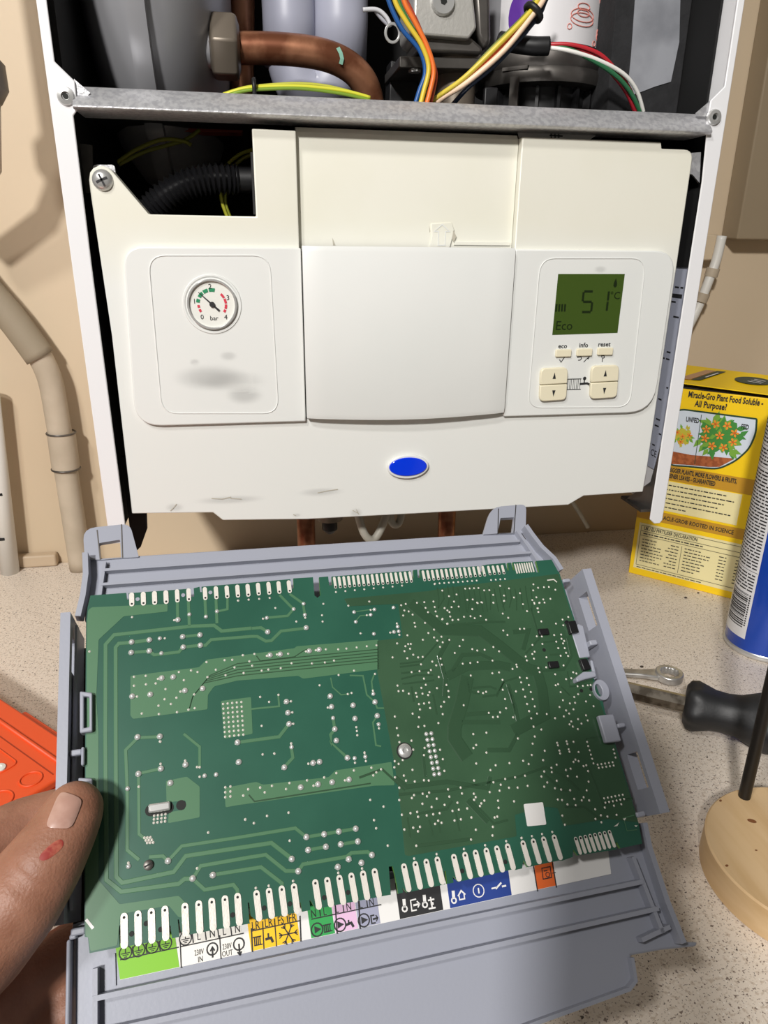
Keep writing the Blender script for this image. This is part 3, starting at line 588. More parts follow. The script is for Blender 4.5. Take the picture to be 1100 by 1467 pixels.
# ------------------------------------------------------------------ inside the opening at the left of the control panel
pts = smooth_path([wy(205, 318, .045), wy(222, 295, .043), wy(258, 268, .04), (wy(300, 257, .042)), wy(340, 257, .046)], 6)
rr = [(.0103 if i % 2 else .0078) for i in range(len(pts)*2-1)]; pp = []
for i in range(len(pts)-1): pp += [pts[i], (pts[i]+pts[i+1])/2]
pp.append(pts[-1]); o = obj('corrugated_hose', tube(nb(), pp, rr, 18), mat('black_conduit', (26, 26, 28), .3), origin=pts[0], smooth=55); tag(o, 'black corrugated hose bending inside the control panel opening', 'hose')
o = obj('hose_end', lathe(nb(), [(.0085, 0), (.0085, .016), (.011, .017), (.011, .024)], wy(338, 257, .046), EX, 20), M_dark, origin=wy(338, 257, .046), smooth=30); tag(o, 'smooth black end piece of the corrugated hose', 'connector')
GO = 'yellow wires inside the control panel opening'
wire([(168, 232), (196, 214), (232, 200), (262, 202), (274, 208)], .07, .0017, (150, 150, 44), 'long yellow wire arching at the top of the opening', GO)
wire([(170, 236), (206, 218), (240, 208), (266, 200), (286, 186)], .072, .0017, (130, 134, 40), 'yellow wire running under the long arching one in the opening', GO)
wire([(312, 262), (322, 240), (342, 222), (362, 214)], .06, .0016, (160, 160, 46), 'yellow wire rising over the corrugated hose end', GO)
wire([(320, 268), (332, 242), (350, 226), (366, 220)], .062, .0016, (140, 140, 44), 'second yellow wire behind the one over the hose end', GO)
wire([(316, 274), (318, 290), (326, 312)], .05, .0016, (176, 176, 50), 'short yellow wire hanging below the hose end', GO)
wire([(323, 274), (323, 292), (330, 312)], .052, .0016, (150, 156, 46), 'short green yellow wire hanging below the hose end', GO)
bm = nb(); prism(bm, fillet([wy(*p, .09) for p in ((244, 170), (350, 170), (348, 190), (244, 188))], .002, 2), V((0, .02, 0))); o = obj('connector_block', bm, mat('dull_orange_plastic', (150, 52, 24), .5), origin=wy(300, 180, .09)); tag(o, 'dull orange connector block in the dark above the hose', 'connector')

# ------------------------------------------------------------------ pipes and cables round the boiler
def onwall(px, py, off): return wy(px, py, WY-off)
g = root('lagged_waste_pipe', onwall(60, 520, .03), 'fat painted waste pipe with two joints on the wall left of the boiler', 'pipe')
pts = smooth_path([onwall(-110, 300, .022), onwall(-40, 390, .022), onwall(16, 455, .022), onwall(58, 512, .022)], 5)
obj('upper_length', tube(nb(), pts, .0145, 20), mat('grey_lagging', (150, 138, 118), .7, bump=(60, .3, .002)), g, smooth=True)
pts = smooth_path([onwall(56, 508, .022), onwall(72, 545, .022), onwall(84, 610, .022), onwall(97, 690, .022), V((onwall(110, 775, .022).x, WY-.022, .0))], 6)
obj('lower_length', tube(nb(), pts, .0118, 20), M_pipe, g, smooth=True)
a, b = onwall(87.5, 620, .022), onwall(94.5, 671, .022); obj('joint_sleeve', tube(nb(), [a, b], .0138, 22), M_pipe, g, smooth=40)
for c, d in ((a, b-a), (b, b-a)): d = d.normalized(); u = d.orthogonal().normalized(); obj('joint_ring', tube(nb(), circ(c, u, d.cross(u), .0138, 22), .0011, 6, closed=True), M_dsteel, g, smooth=True)
g = root('white_pipe', onwall(6, 750, .02), 'white plastic pipe with two dark bands at the far left of the wall', 'pipe')
pts = [onwall(-16, 560, .02), V((onwall(7, 780, .02).x, WY-.02, 0))]; obj('tube', tube(nb(), pts, .0095, 18), M_ppipe, g, smooth=True)
for py in (705, 768):
    c = onwall(-1+(py-700)*.1, py, .02); obj('band', lathe(nb(), [(.0100, -.0015), (.0100, .0015)], c, EZ, 20), M_dark, g, smooth=30)
g = root('wall_valve', onwall(-10, 120, .09), 'dark round valve body at the top left corner by the wall', 'valve')
c = onwall(-27, 112, .1); obj('valve_body', lathe(nb(), [(.0, -.02), (.012, -.018), (.0185, -.008), (.0185, .01), (.01, .02), (0, .021)], c, EZ, 24), M_dsteel, g, smooth=50); obj('tail_pipe', tube(nb(), [c+V((-.004, 0, .5)), c+V((-.002, 0, .02))], .009, 16), M_copper, g, smooth=True)
obj('tail_pipe', tube(nb(), [c+V((0, 0, -.018)), c+V((-.012, .02, -.06)), c+V((-.05, .04, -.10))], .011, 16), M_pipe, g, smooth=True)
g = root('conduit', onwall(1020, 400, .02), 'thin painted pipe with small couplings between boiler and right wall', 'pipe')
pts = smooth_path([onwall(1034, 338, .022), onwall(1026, 372, .022), onwall(1014, 405, .022), onwall(1000, 440, .02), onwall(985, 470, .02)], 5); obj('tube', tube(nb(), pts, .0052, 14), M_ppipe, g, smooth=True)
for p, q in (((1022, 384), (1018, 396)), ((1008, 420), (1003, 432))): obj('coupling', tube(nb(), [onwall(*p, .022), onwall(*q, .021)], .0072, 16), M_pipe, g, smooth=40)
pp_ = [onwall(1020, 330, .012), onwall(1016, 400, .012)]; o = obj('wall_clip', abox(nb(), pp_[0].x-.012, pp_[0].x+.006, WY-.018, WY, pp_[1].z+.02, pp_[0].z-.004), M_wall, bevel=.002, origin=pp_[0]); tag(o, 'small painted block on the wall behind the thin pipe', 'clip')
M_cab = mat('grey_cable', (176, 172, 160), .5)
pts = smooth_path([wy(506, 700, .05), wy(515, 745, .046), wy(524, 768, .044), wy(536, 772, .046), wy(548, 752, .05), wy(560, 715, .055)], 6)
o = obj('cable_loop', tube(nb(), pts, .0034, 12), M_cab, origin=pts[0], smooth=True); tag(o, 'pale grey cable loop hanging under the control panel', 'cable')
pts = smooth_path([wy(560, 700, .06), wy(560, 745, .056), wy(572, 748, .058), wy(580, 705, .065)], 6)
o = obj('cable_loop', tube(nb(), pts, .0032, 12), M_cab, origin=pts[0], smooth=True); tag(o, 'shorter grey cable bend just right of the hanging loop', 'cable')
for px, lab in ((438, 'dark copper pipe dropping to the worktop left of the cable loop'), (640, 'dark copper pipe dropping to the worktop right of the cable loop')):
    p = wy(px, 745, .12); o = obj('drop_pipe', tube(nb(), [V((p.x, .12, .14)), V((p.x, .12, 0))], .0085, 16), M_copper, origin=V((p.x, .12, 0)), smooth=True); tag(o, lab, 'pipe')
p = wy(472, 740, .1); g = root('isolating_valve', V((p.x, .1, .11)), 'dark valve under the boiler between the two drop pipes', 'valve')
obj('valve_body', tube(nb(), [V((p.x, .1, .142)), V((p.x, .1, .105))], .012, 12), M_brass, g, smooth=40); obj('valve_spindle', lathe(nb(), [(.004, 0), (.007, -.004), (.007, -.012), (.003, -.016)], V((p.x, .1, .107)), EZ, 14), M_dark, g, smooth=40)
o = obj('thin_cable', tube(nb(), smooth_path([wy(800, 690, .2), wy(824, 725, .21), wy(842, 755, .22)], 5), .0025, 10), M_cab, origin=wy(820, 720, .2), smooth=True); tag(o, 'thin cable in the shadow under the right of the boiler', 'cable')

# ------------------------------------------------------------------ grey housing that carries the circuit board (its own frame: x right, y up the board, z towards the viewer)
hs = root('board_housing', M=BM, label='grey plastic electronics housing held in the hand, with the circuit board in it', cat='housing')
LX, LY, LZ = V((1, 0, 0)), V((0, 1, 0)), V((0, 0, 1))
def h_(name, bm, m=M_grey, bevel=.0006, parent=None, **k): return obj(name, bm, m, parent or hs, world=False, bevel=bevel, **k)
WP = -.011
def pl(pxs, w): return [wb(p[0], p[1], w) for p in pxs]
bm = prism(nb(), [V((-.009, -.012, -.036)), V((.240, -.012, -.036)), V((.240, -.150, -.036)), V((-.009, -.150, -.036))], V((0, 0, -.002))); h_('tray_floor', bm, M_dark)
bm = prism(nb(), pl([(126, 801), (198, 796), (694, 764.5), (742, 762), (766, 783), (787, 812), (800, 850), (121, 890)], WP-.002), V((0, 0, -.003)))
tp = h_('upper_plate', bm)
for a, b in (((150, 820.5), (741, 778.5)), ((146, 841), (757, 795))):
    bm = solid_ribbon(nb(), [wb(*a, WP-.002), wb(*b, WP-.002)], .0016, LZ, .0035); h_('rib', bm, bevel=0, parent=tp)
bm = solid_ribbon(nb(), pl([(151, 808), (148, 830), (144, 858)], WP-.002), .0018, LZ, .0032); h_('rib', bm, bevel=0, parent=tp)
bm = solid_ribbon(nb(), pl([(738, 764), (752, 784), (768, 808), (772, 816)], WP-.002), .0020, LZ, .0035); h_('rib', bm, bevel=0, parent=tp)
bm = solid_ribbon(nb(), pl([(125, 800), (126, 830), (122, 860), (115, 890)], WP-.002), .003, LZ, .007); h_('edge_lip', bm, bevel=0, parent=tp)
bm = solid_ribbon(nb(), pl([(748, 759), (757, 772), (770, 789), (788, 806), (798, 822)], WP-.002), .003, LZ, .006); h_('edge_lip', bm, bevel=0, parent=tp)
for out, inn in (([(121.5, 803), (118.5, 757), (186, 750), (199, 798)], [(143.5, 802), (142, 778), (172, 773), (173.5, 799)]), ([(692, 766), (704, 726.5), (754, 722), (753, 764)], [(713, 765), (717, 742), (737, 741), (734, 763)])):
    bm = ringprism(nb(), fillet(pl(out, WP-.001), [.0005, .006, .004, .0005], 4), fillet(pl(inn, WP-.001), .0006, 4), V((0, 0, -.003)))
    tb = h_('hook_tab', bm)
    L_, R2 = pl([((out[0][0]*.0+inn[0][0]), inn[0][1]), ((inn[1][0]-3), out[1][1]+2)], WP-.0008), pl([(inn[3][0]+2, inn[3][1]), (inn[2][0]+2, out[2][1]+1)], WP-.0008)
    for q in (L_, R2): h_('tab_seam', ribbon(nb(), q, .0005, LZ), M_dsteel, 0, tb)
def wallbox(x0, x1, y0, y1, w0, w1, wins):
    bm = nb(); ys = y0
    for (a, b, wa, wb2) in wins:
        abox(bm, x0, x1, ys, a, w0, w1); abox(bm, x0, x1, a, b, w0, wa); abox(bm, x0, x1, a, b, wb2, w1); ys = b
    abox(bm, x0, x1, ys, y1, w0, w1); return bm
Lx = wb(92, 980, .004).x; ya_, yb_ = wb(82, 1326, .004).y, wb(97, 877, .004).y
wl = h_('side_wall', wallbox(Lx-.0022, Lx+.0018, ya_, yb_, -.034, .004, [(wb(98, 962, 0).y, wb(98, 912, 0).y, -.010, -.0015)]), bevel=0)
h_('wall_groove', solid_ribbon(nb(), [V((Lx+.0032, ya_+.004, -.006)), V((Lx+.0032, yb_-.004, -.006))], .0012, LZ, .004), M_grey, 0, wl)
Rx = wb(895, 985, .007).x; yc_, yd_ = wb(945, 1166, .007).y, wb(827, 816, .007).y
wr = h_('side_wall', wallbox(Rx-.0025, Rx+.0025, yc_, yd_, -.032, .007, [(wb(920, 1130, 0).y, wb(908, 1078, 0).y, -.005, .0045), (wb(846, 900, 0).y, wb(832, 852, 0).y, -.005, .0045)]), bevel=0)
h_('wall_shelf', prism(nb(), [V((.2325, yd_-.002, -.022)), V((Rx, yd_-.002, -.012)), V((Rx, yc_+.002, -.012)), V((.2325, yc_+.002, -.022))], V((0, 0, -.002))), M_grey, 0, wr)
def boxpx(p, q, w0, w1): a, b = wb(*p, w1), wb(*q, w1); return abox(nb(), a.x, b.x, a.y, b.y, w0, w1)
for n_, o4, i4 in (('clip_loop', [(114, 990), (132, 992), (132, 1048), (114, 1050)], [(119.5, 997), (128, 998), (128, 1041), (119.5, 1043)]), ('clip_loop', [(112, 1114), (132, 1115), (132, 1172), (112, 1174)], [(118, 1121), (128, 1122), (128, 1165), (118, 1167)])):
    h_(n_, ringprism(nb(), pl(o4, .0028), pl(i4, .0028), V((0, 0, -.006))), bevel=.0006)
bm = boxpx((116, 1070), (120.5, 1096), -.003, .0025); a = wb(100, 1080, 0); b = wb(118, 1080, 0); abox(bm, a.x, b.x, a.y-.0012, a.y+.0012, -.002, .0015); h_('clip_peg', bm)
h_('clip_plate', prism(nb(), pl([(819, 908), (828, 893), (836, 896), (846, 941), (830, 943)], .0004), V((0, 0, -.0025))))
h_('clip_peg', boxpx((844, 917), (857, 923), -.012, .004)); h_('clip_peg', boxpx((884, 1036.5), (897, 1041), -.012, .004)); h_('clip_peg', boxpx((806, 829), (818, 833), -.012, .0005)); h_('clip_peg', boxpx((911, 1164), (926, 1169), -.012, .001))
h_('clip_plate', prism(nb(), pl([(846, 945), (850, 946), (856, 972), (850, 974)], -.001), V((0, 0, -.0025))))
h_('clip_finger', prism(nb(), fillet(pl([(825, 971), (836, 962), (853, 961.5), (855, 969), (838, 973), (827, 977)], .0042), .0008, 3), V((0, 0, -.0045))))
c = wb(862, 988, .002); h_('boss', ringprism(nb(), circ(c, LX, LY, .0040, 24, ry=.0050), circ(c+V((-.0016, 0, 0)), LX, LY, .0018, 24, ry=.0030), V((0, 0, -.012))))
h_('clip_plate', prism(nb(), pl([(857, 1025), (879, 1022.5), (890.5, 1061.5), (868.5, 1064)], .0036), V((0, 0, -.003))))
# lower plate with ribs, lip and connector label
lowp = pl([(108, 1322), (918, 1190), (947, 1292), (968, 1349), (1000, 1350), (997, 1356), (948, 1361), (904, 1369), (909, 1404), (900, 1418), (757, 1471), (560, 1545), (108, 1660)], WP)
lp_ = h_('lower_plate', prism(nb(), lowp, V((0, 0, -.003))), bevel=.0008)
h_('edge_lip', solid_ribbon(nb(), pl([(915, 1180), (922, 1215), (947, 1292), (970, 1350)], WP), .003, LZ, .0055), bevel=0, parent=lp_)
h_('edge_lip', solid_ribbon(nb(), pl([(901, 1371), (906, 1404), (897, 1416), (754, 1468), (558, 1541)], WP), .0018, LZ, .003), bevel=0, parent=lp_)
h_('edge_lip', abox(nb(), wb(94, 1400, -.006).x, wb(100.5, 1400, -.006).x, wb(95, 1347, -.006).y, wb(95, 1640, -.006).y, -.026, -.006), bevel=.0008)
h_('corner_catch', boxpx((101, 1331), (122, 1338), -.014, -.004)); h_('corner_catch', boxpx((99, 1339), (109, 1345), -.014, -.006))
h_('tray_end', abox(nb(), -.005, .002, wb(95, 1326, -.02).y-.003, wb(95, 1326, -.02).y, -.036, -.010))
for r_ in ([(135, 1429), (560, 1337), (914, 1263)], [(140, 1478), (560, 1386), (935, 1301)]):
    h_('rib', solid_ribbon(nb(), pl(r_, WP), .0022, LZ, .0050), bevel=0, parent=lp_)
for r_ in ([(138.5, 1386), (138, 1640)], [(900, 1228), (942, 1336)], [(912, 1346), (952, 1327)]):
    h_('rib', solid_ribbon(nb(), pl(r_, WP), .0022, LZ, .0046), bevel=0, parent=lp_)
h_('slot', solid_ribbon(nb(), pl([(164, 1366), (165, 1412)], WP), .0008, LZ, .0008), bevel=0, parent=lp_)
WL = WP+.0004
lab = h_('connector_label', prism(nb(), pl([(171.5, 1340), (868, 1195), (875.5, 1252), (172, 1404)], WL), V((0, 0, -.0004))), M_lblw, 0)
def lblpatch(x0, x1, rgb, name):         # from the hidden top edge down to the label's lower edge, between two pixel columns
    def e(x, t): yt = 1404-(x-172)*(152/703.5); return wb(x-t*.14, yt-t, WL+.0001)
    return h_('colour_field', flat(nb(), [e(x0, 0.5), e(x1, 0.5), e(x1, 52), e(x0, 52)]), mat(name, rgb, .5), 0, lab)
for x0, x1, c, n_ in ((172, 257, (126, 190, 24), 'label_lime'), (258.5, 350, (240, 236, 228), 'label_cream'), (360, 430, (250, 196, 10), 'label_yellow'), (446, 480, (44, 158, 78), 'label_green'), (481, 513, (226, 186, 218), 'label_pink'), (514, 545, (158, 160, 182), 'label_lilac'), (573, 635, (38, 38, 40), 'label_black'), (645, 733, (34, 62, 138), 'label_blue'), (770, 797, (226, 104, 44), 'label_orange')): lblpatch(x0, x1, c, n_)
bm = nb(); WT = WL+.0003
def lt(px, py, s, size): text(bm, s, size*.92, wb(px, py, WT), LX, LY, 'CENTER', .72 if len(s) < 4 else .62)
def lr(pts, wd=.0004, closed=False): ribbon(bm, pl(pts, WT), wd, LZ, closed)
def lc(px, py, r, wd=.0004, n=16): ribbon(bm, circ(wb(px, py, WT), LX, LY, r, n), wd, LZ, True)
for px, py in ((179.5, 1365), (198.5, 1361), (218, 1356), (237, 1351.5), (265.5, 1344.5)):
    lc(px, py, .0022); c = wb(px, py, WT)
    for k, wd in enumerate((.0015, .0010, .0005)): ribbon(bm, [c+V((-wd, -.0002-k*.0006, 0)), c+V((wd, -.0002-k*.0006, 0))], .0003, LZ)
    ribbon(bm, [c+V((0, .0018, 0)), c+V((0, -.0002, 0))], .0003, LZ)
for px, py, s in ((284.5, 1341.5, 'L'), (304, 1337.5, 'N'), (321, 1334.5, 'L'), (340, 1331, 'N'), (366, 1326.5, 'LR'), (384.5, 1322.5, 'LR'), (402, 1319, 'FS'), (418.5, 1315.5, 'FR'), (449, 1309.5, 'N'), (465, 1306.5, 'L'), (482.5, 1303, 'L'), (499.5, 1299.5, 'N'), (516.5, 1296.5, 'L'), (532, 1293, 'N')): lt(px, py, s, .0044)
lt(285, 1364.5, '230V', .0029); lt(287, 1374.5, 'IN', .0029); lt(325, 1356, '230V', .0029); lt(325.5, 1366, 'OUT', .0029)
lc(304, 1359.5, .0020, .0005); lr([(304.5, 1372), (304, 1357)], .0006); lr([(301, 1363), (304, 1357), (307.5, 1362)], .0005)
lc(342, 1352.5, .0020, .0005); lr([(342, 1352), (343.5, 1368)], .0006); lr([(340, 1364), (343.5, 1368), (346, 1363)], .0005)
for (x, y) in ((172, 1375.5), ): lr([(172, 1375), (256, 1357)]); lr([(258, 1356.5), (349, 1337)]) 
for x, y in ((190.5, 1362), (209.5, 1358), (228.5, 1354), (276, 1343), (294.5, 1339), (312.5, 1335.5), (331, 1332)): lr([(x-1, y-6), (x+.8, y+8)])
lr([(258, 1350), (259.5, 1387)]); lr([(314.5, 1340), (316.5, 1374)])
lr([(360, 1334), (430, 1319)]); lr([(376, 1320), (378, 1360)]); lr([(393, 1316), (396, 1356)]); lr([(411, 1312), (412.5, 1323)]); lr([(360, 1330), (361.5, 1364)], .0005); lr([(429.5, 1312), (431, 1349)], .0005)
for k in range(4): lr([(364+k*2.6, 1342-k*.5), (365+k*2.6, 1355-k*.5)], .0004)
lr([(362, 1343.5), (374, 1341)]); lr([(364, 1355), (376, 1352.5)])
lr([(380, 1346), (388, 1343.5), (391, 1350)], .0009); lr([(384, 1337), (384.5, 1344)], .0006)
for k in range(3):
    a = math.pi*k/3; c = wb(413, 1338, WT); d = V((math.cos(a), math.sin(a), 0)); ribbon(bm, [c-d*.0036, c+d*.0036], .00042, LZ)
for k in range(6):
    a = math.pi*k/3; c = wb(413, 1338, WT); d = V((math.cos(a), math.sin(a), 0)); e = V((-d.y, d.x, 0)); ribbon(bm, [c+d*.0036+e*.0009, c+d*.0024, c+d*.0036-e*.0009], .0004, LZ)
lr([(446, 1317), (546, 1296)]); lr([(457.5, 1302), (459, 1313)]); lr([(491, 1296), (492.5, 1307)]); lr([(525, 1289), (526.5, 1300)]); lr([(480, 1297), (483, 1338)], .0005); lr([(513.5, 1291), (516, 1331)], .0005)
for px, py in ((454, 1332), (487, 1325), (521, 1318.5)): lc(px, py, .0023, .0005); flat(bm, [wb(px-4, py-5, WT), wb(px-3, py+5.5, WT), wb(px+6, py-1, WT)])
for k in range(4): lr([(464+k*2.6, 1325-k*.5), (465+k*2.6, 1335-k*.5)], .0004)
lr([(462, 1326), (474, 1323.5)]); lr([(464, 1336), (476, 1333)])
lr([(495, 1325.5), (503, 1322), (506.5, 1328)], .0009); lr([(499, 1318), (499.5, 1323)], .0006)
lr([(536, 1311), (531, 1312), (532.5, 1323), (538, 1322)], .0005); lr([(534, 1317), (541, 1315)], .0007); lr([(538, 1311), (541, 1315), (539, 1320)], .0004)
lr([(776, 1244), (788, 1241.5), (790, 1257), (778, 1259.5)], .0004, True); lr([(779, 1248), (784, 1247)], .0004); lc(784.5, 1253, .0009, .0003)
lr([(791, 1251), (796, 1250)], .0003)
for x in (770, 797): lr([(x-6, 1240-(x-770)*.2), (x, 1277-(x-770)*.2)], .0005)
h_('label_print', bm, M_ink, 0, lab)
bm = nb()
for px, py in ((578.5, 1295), (607.5, 1289), (649, 1283)):
    lr([(px, py-7), (px+1, py+5)], .0013); lc(px+1.2, py+7, .0010, .0006, 10)
lr([(596, 1288), (588, 1290), (590, 1305), (597, 1303.5)], .0005); lr([(592, 1297), (601, 1295)], .0007); lr([(597, 1291), (601, 1295), (598.5, 1300)], .0005)
lr([(616.5, 1285), (619.5, 1302)], .0006); lr([(613, 1290), (622, 1288)], .0006); lr([(614, 1302), (624, 1300)], .0006); lr([(617, 1295), (621, 1294)], .0010)
lr([(656, 1284), (660.5, 1276), (666.5, 1281.5)], .0006); lr([(657.5, 1283), (658.5, 1289), (665.5, 1287.5), (664.5, 1281)], .0005)
lc(685.5, 1276, .0024, .0004); lr([(685, 1272), (686.2, 1280)], .0006)
lr([(704, 1273), (713, 1271)], .0006); lr([(710, 1273.5), (718, 1264.5)], .0007); lr([(719, 1270), (725, 1268.7)], .0007)
h_('label_print', bm, M_lblw, 0, lab)

# ------------------------------------------------------------------ the circuit board
pb = root('circuit_board', M=BM, label='green printed circuit board with solder joints, seen from its back, clipped into the grey housing', cat='circuit board')
def p_(name, bm, m, parent=None, bevel=0, **k): return obj(name, bm, m, parent or pb, world=False, bevel=bevel, **k)
A = lambda x, y: (60+.27273*x, 780+.27273*y)
B = lambda x, y: (340+.27273*x, 780+.27273*y)
D_ = lambda x, y: (60+.28436*x, 1050+.28436*y)
E_ = lambda x, y: (340+.27273*x, 1050+.27273*y)
F_ = lambda x, y: (620+.30909*x, 1050+.30909*y)
C_ = lambda x, y: (620+.30909*x, 780+.30909*y)
G_ = lambda x, y: (560+.18182*x, 860+.18182*y)
H_ = lambda x, y: (700+.18182*x, 860+.18182*y)
I_ = lambda x, y: (560+.18182*x, 1040+.18182*y)
J_ = lambda x, y: (740+.17273*x, 1040+.17273*y)
outl = [A(255, 268), A(443, 254), A(446, 290), A(458, 289), A(455, 256), A(778, 232), A(782, 275), A(800, 274), A(797, 230), A(828, 222), A(832, 250), A(840, 250), A(838, 222),
        B(278, 182), B(282, 232), B(296, 231), B(294, 178), B(397, 172), B(405, 268), B(420, 280), B(436, 268), B(429, 172), B(477, 168), B(482, 215), B(498, 214), B(495, 168), B(912, 138), B(915, 178), B(926, 177), B(924, 134), B(944, 132), B(948, 175), B(962, 174), B(958, 132),
        C_(214, 100), C_(222, 130), C_(232, 129), C_(228, 97), C_(240, 96), C_(250, 93), C_(336, 86), C_(346, 122), C_(352, 121), C_(346, 85), C_(362, 84), C_(372, 120), C_(378, 119), C_(370, 82), C_(462, 78), C_(480, 130), C_(492, 129), C_(478, 76), C_(550, 70), C_(580, 125), (801, 820), (808, 842), (858, 994), (862, 997), (866, 1018), (881, 1065), (900, 1128), (915, 1181), (920, 1208.5),
        F_(868, 535), F_(852, 505), F_(846, 508), F_(852, 540), F_(672, 568), F_(650, 540), F_(648, 575), F_(600, 592), F_(592, 590), F_(440, 622), F_(418, 588), F_(414, 628), F_(385, 635), F_(380, 630), F_(120, 690), F_(92, 662), F_(96, 694), F_(66, 700), F_(60, 640), F_(52, 640), F_(56, 702),
        E_(890, 838), E_(866, 812), E_(870, 838), E_(845, 845), E_(838, 800), E_(826, 740), E_(815, 700), E_(795, 702), E_(800, 770), E_(806, 850), E_(760, 858), E_(752, 800), E_(744, 800), E_(750, 860), E_(410, 925), E_(385, 880), E_(378, 880), E_(384, 930), E_(340, 940), E_(332, 890), E_(322, 892), E_(330, 940), E_(100, 988), E_(70, 960), E_(62, 890), E_(54, 892), E_(64, 995),
        D_(1050, 960), D_(730, 1018), D_(700, 1000), D_(690, 940), D_(684, 940), D_(692, 1028), D_(655, 1035), D_(648, 970), D_(640, 972), D_(646, 1036), D_(415, 1078), D_(400, 1060), D_(394, 970), D_(386, 972), D_(392, 1080), D_(240, 1110), D_(232, 1030), D_(215, 1028), (121, 1200), (122, 1060), A(232, 400), A(240, 330)]
bd_ = prism(nb(), pl(outl, 0), V((0, 0, -.0016))); bd_.normal_update()
obj_b = p_('laminate', bd_, [M_pcb, M_edge])
for pl_ in obj_b.data.polygons:
    if abs(pl_.normal.z) < .5: pl_.material_index = 1
def pour(pts, m=M_pour, h=.00012, z=0, r=.0006): return p_('copper_pour', prism(nb(), fillet(pl(pts, h+z), r, 3), V((0, 0, -h*.9))), m)
pour([A(243, 345), A(262, 330), A(660, 312), A(660, 352), A(430, 377), A(298, 500), A(286, 800), D_(285, 0), D_(285, 740), D_(392, 863), D_(690, 820), D_(735, 868), D_(728, 925), D_(690, 930), D_(640, 870), D_(395, 912), D_(380, 1070), D_(245, 1100), D_(235, 1030), D_(220, 1022), (122.5, 1200), (123.5, 1060), A(238, 400)])
pour([A(465, 690), A(825, 645), A(865, 605), A(1100, 575), B(300, 545), B(310, 535), B(560, 515), B(740, 500), B(745, 655), B(345, 705), B(320, 690), B(0, 715), A(905, 745), A(872, 790), A(870, 866), A(480, 916), A(465, 900)])
pour([A(940, 822), A(1095, 802), B(72, 805), B(80, 995), A(958, 1020)])
pour([D_(625, 242), D_(730, 220), D_(795, 270), D_(795, 425), D_(635, 455), D_(640, 400), D_(720, 385), D_(725, 340), D_(628, 350)])
pour([D_(920, 277), D_(1050, 252), E_(100, 257), E_(135, 272), E_(480, 232), E_(515, 197), E_(810, 152), E_(826, 275), E_(720, 277), E_(0, 380), D_(1050, 352), D_(925, 375)])
pour([B(560, 285), B(1000, 245), (640, 842), (800, 822), (807, 844), (856, 996), (880, 1066), (914, 1178), J_(760, 770), J_(390, 830), J_(340, 680), J_(240, 670), I_(975, 700), I_(990, 870), I_(140, 1025), (580, 1225), (572, 1140), (566, 1100), B(735, 670), B(735, 505), B(868, 490), B(845, 312), B(583, 325)], M_pcb2, .00010, .00002)
pour([J_(575, 105), J_(760, 80), J_(850, 330), J_(940, 600), J_(720, 650), J_(650, 420)], M_pcb2, .00008, .00012)
TR = [([A(1100, 440), A(945, 455), A(905, 425), A(780, 430), A(380, 475), A(335, 525), (151, 1060), D_(325, 740), D_(400, 800), D_(690, 760), D_(720, 735), D_(755, 735)], 1.7), ([A(565, 502), A(470, 515), A(405, 520), A(388, 540), (166, 1060), D_(375, 725), D_(405, 755), D_(665, 700), D_(725, 620), E_(0, 605), E_(180, 578), E_(285, 660)], 1.7),
      ([A(620, 1010), A(505, 1015), A(440, 1080), D_(430, 280), D_(430, 590), D_(490, 640)], 1.4), ([D_(598, 180), D_(487, 205), D_(490, 510), D_(530, 540)], 1.3), ([D_(715, 5), D_(795, 70), D_(795, 170)], 1.2),
      ([D_(540, 625), D_(610, 620), D_(635, 645), D_(705, 570), E_(0, 550), E_(305, 500), E_(360, 545)], 1.4), ([D_(760, 735), D_(800, 670), D_(1055, 625), E_(150, 640), E_(255, 725), E_(320, 725), E_(345, 690), E_(575, 650), E_(600, 630), E_(685, 625), E_(705, 640)], 1.5),
      ([D_(760, 735), D_(820, 790), D_(965, 765), D_(985, 790), D_(990, 850)], 1.5), ([D_(860, 715), E_(0, 725), E_(125, 705), E_(235, 790), E_(235, 830)], 1.5),
      ([A(470, 568), A(565, 560), A(590, 580), A(720, 565), A(740, 540), A(830, 530), A(860, 530), A(890, 500), A(1100, 483), B(105, 483), B(150, 508), B(180, 505), B(230, 455), B(360, 440)], 1.5), ([A(740, 485), A(830, 475)], 1.4),
      ([A(712, 300), A(714, 395)], 1.4), ([A(770, 300), A(775, 430)], 1.4), ([A(857, 290), A(862, 380)], 1.4), ([A(915, 290), A(920, 415)], 1.4), ([A(975, 285), A(975, 340), A(922, 352)], 1.2), ([B(75, 441), B(125, 437), B(160, 460)], 1.5),
      ([B(222, 265), B(295, 340), B(265, 375), B(155, 385)], 1.3), ([B(275, 260), B(345, 310), B(355, 370)], 1.3), ([B(70, 865), B(220, 850), B(215, 790)], .9), ([B(0, 1040), B(220, 1010), B(272, 943)], 1.5), ([E_(283, 70), E_(292, 130), E_(247, 180)], 1.4),
      ([B(503, 912), B(512, 970), B(490, 1000), B(493, 1050), E_(490, 50), E_(578, 130)], 1.4), ([B(490, 700), B(500, 750), B(545, 790), B(590, 785)], .6), ([B(590, 688), B(660, 690), B(680, 790), B(722, 828), B(735, 860), B(770, 860)], .8), ([B(720, 680), B(705, 720), B(712, 780)], .8), ([B(735, 900), B(712, 935), B(728, 1055), B(755, 1060)], .8), ([B(612, 355), B(718, 340)], .6), ([B(620, 405), B(645, 375), B(698, 370)], .6),
      ([E_(363, 547), E_(622, 503)], 1.4), ([E_(372, 615), E_(465, 598)], 1.4), ([E_(543, 585), E_(633, 570)], 1.4)]
for pts, wd in TR: p_('trace', solid_ribbon(nb(), pl(pts, 0), wd*.001, LZ, .00016), M_pour)
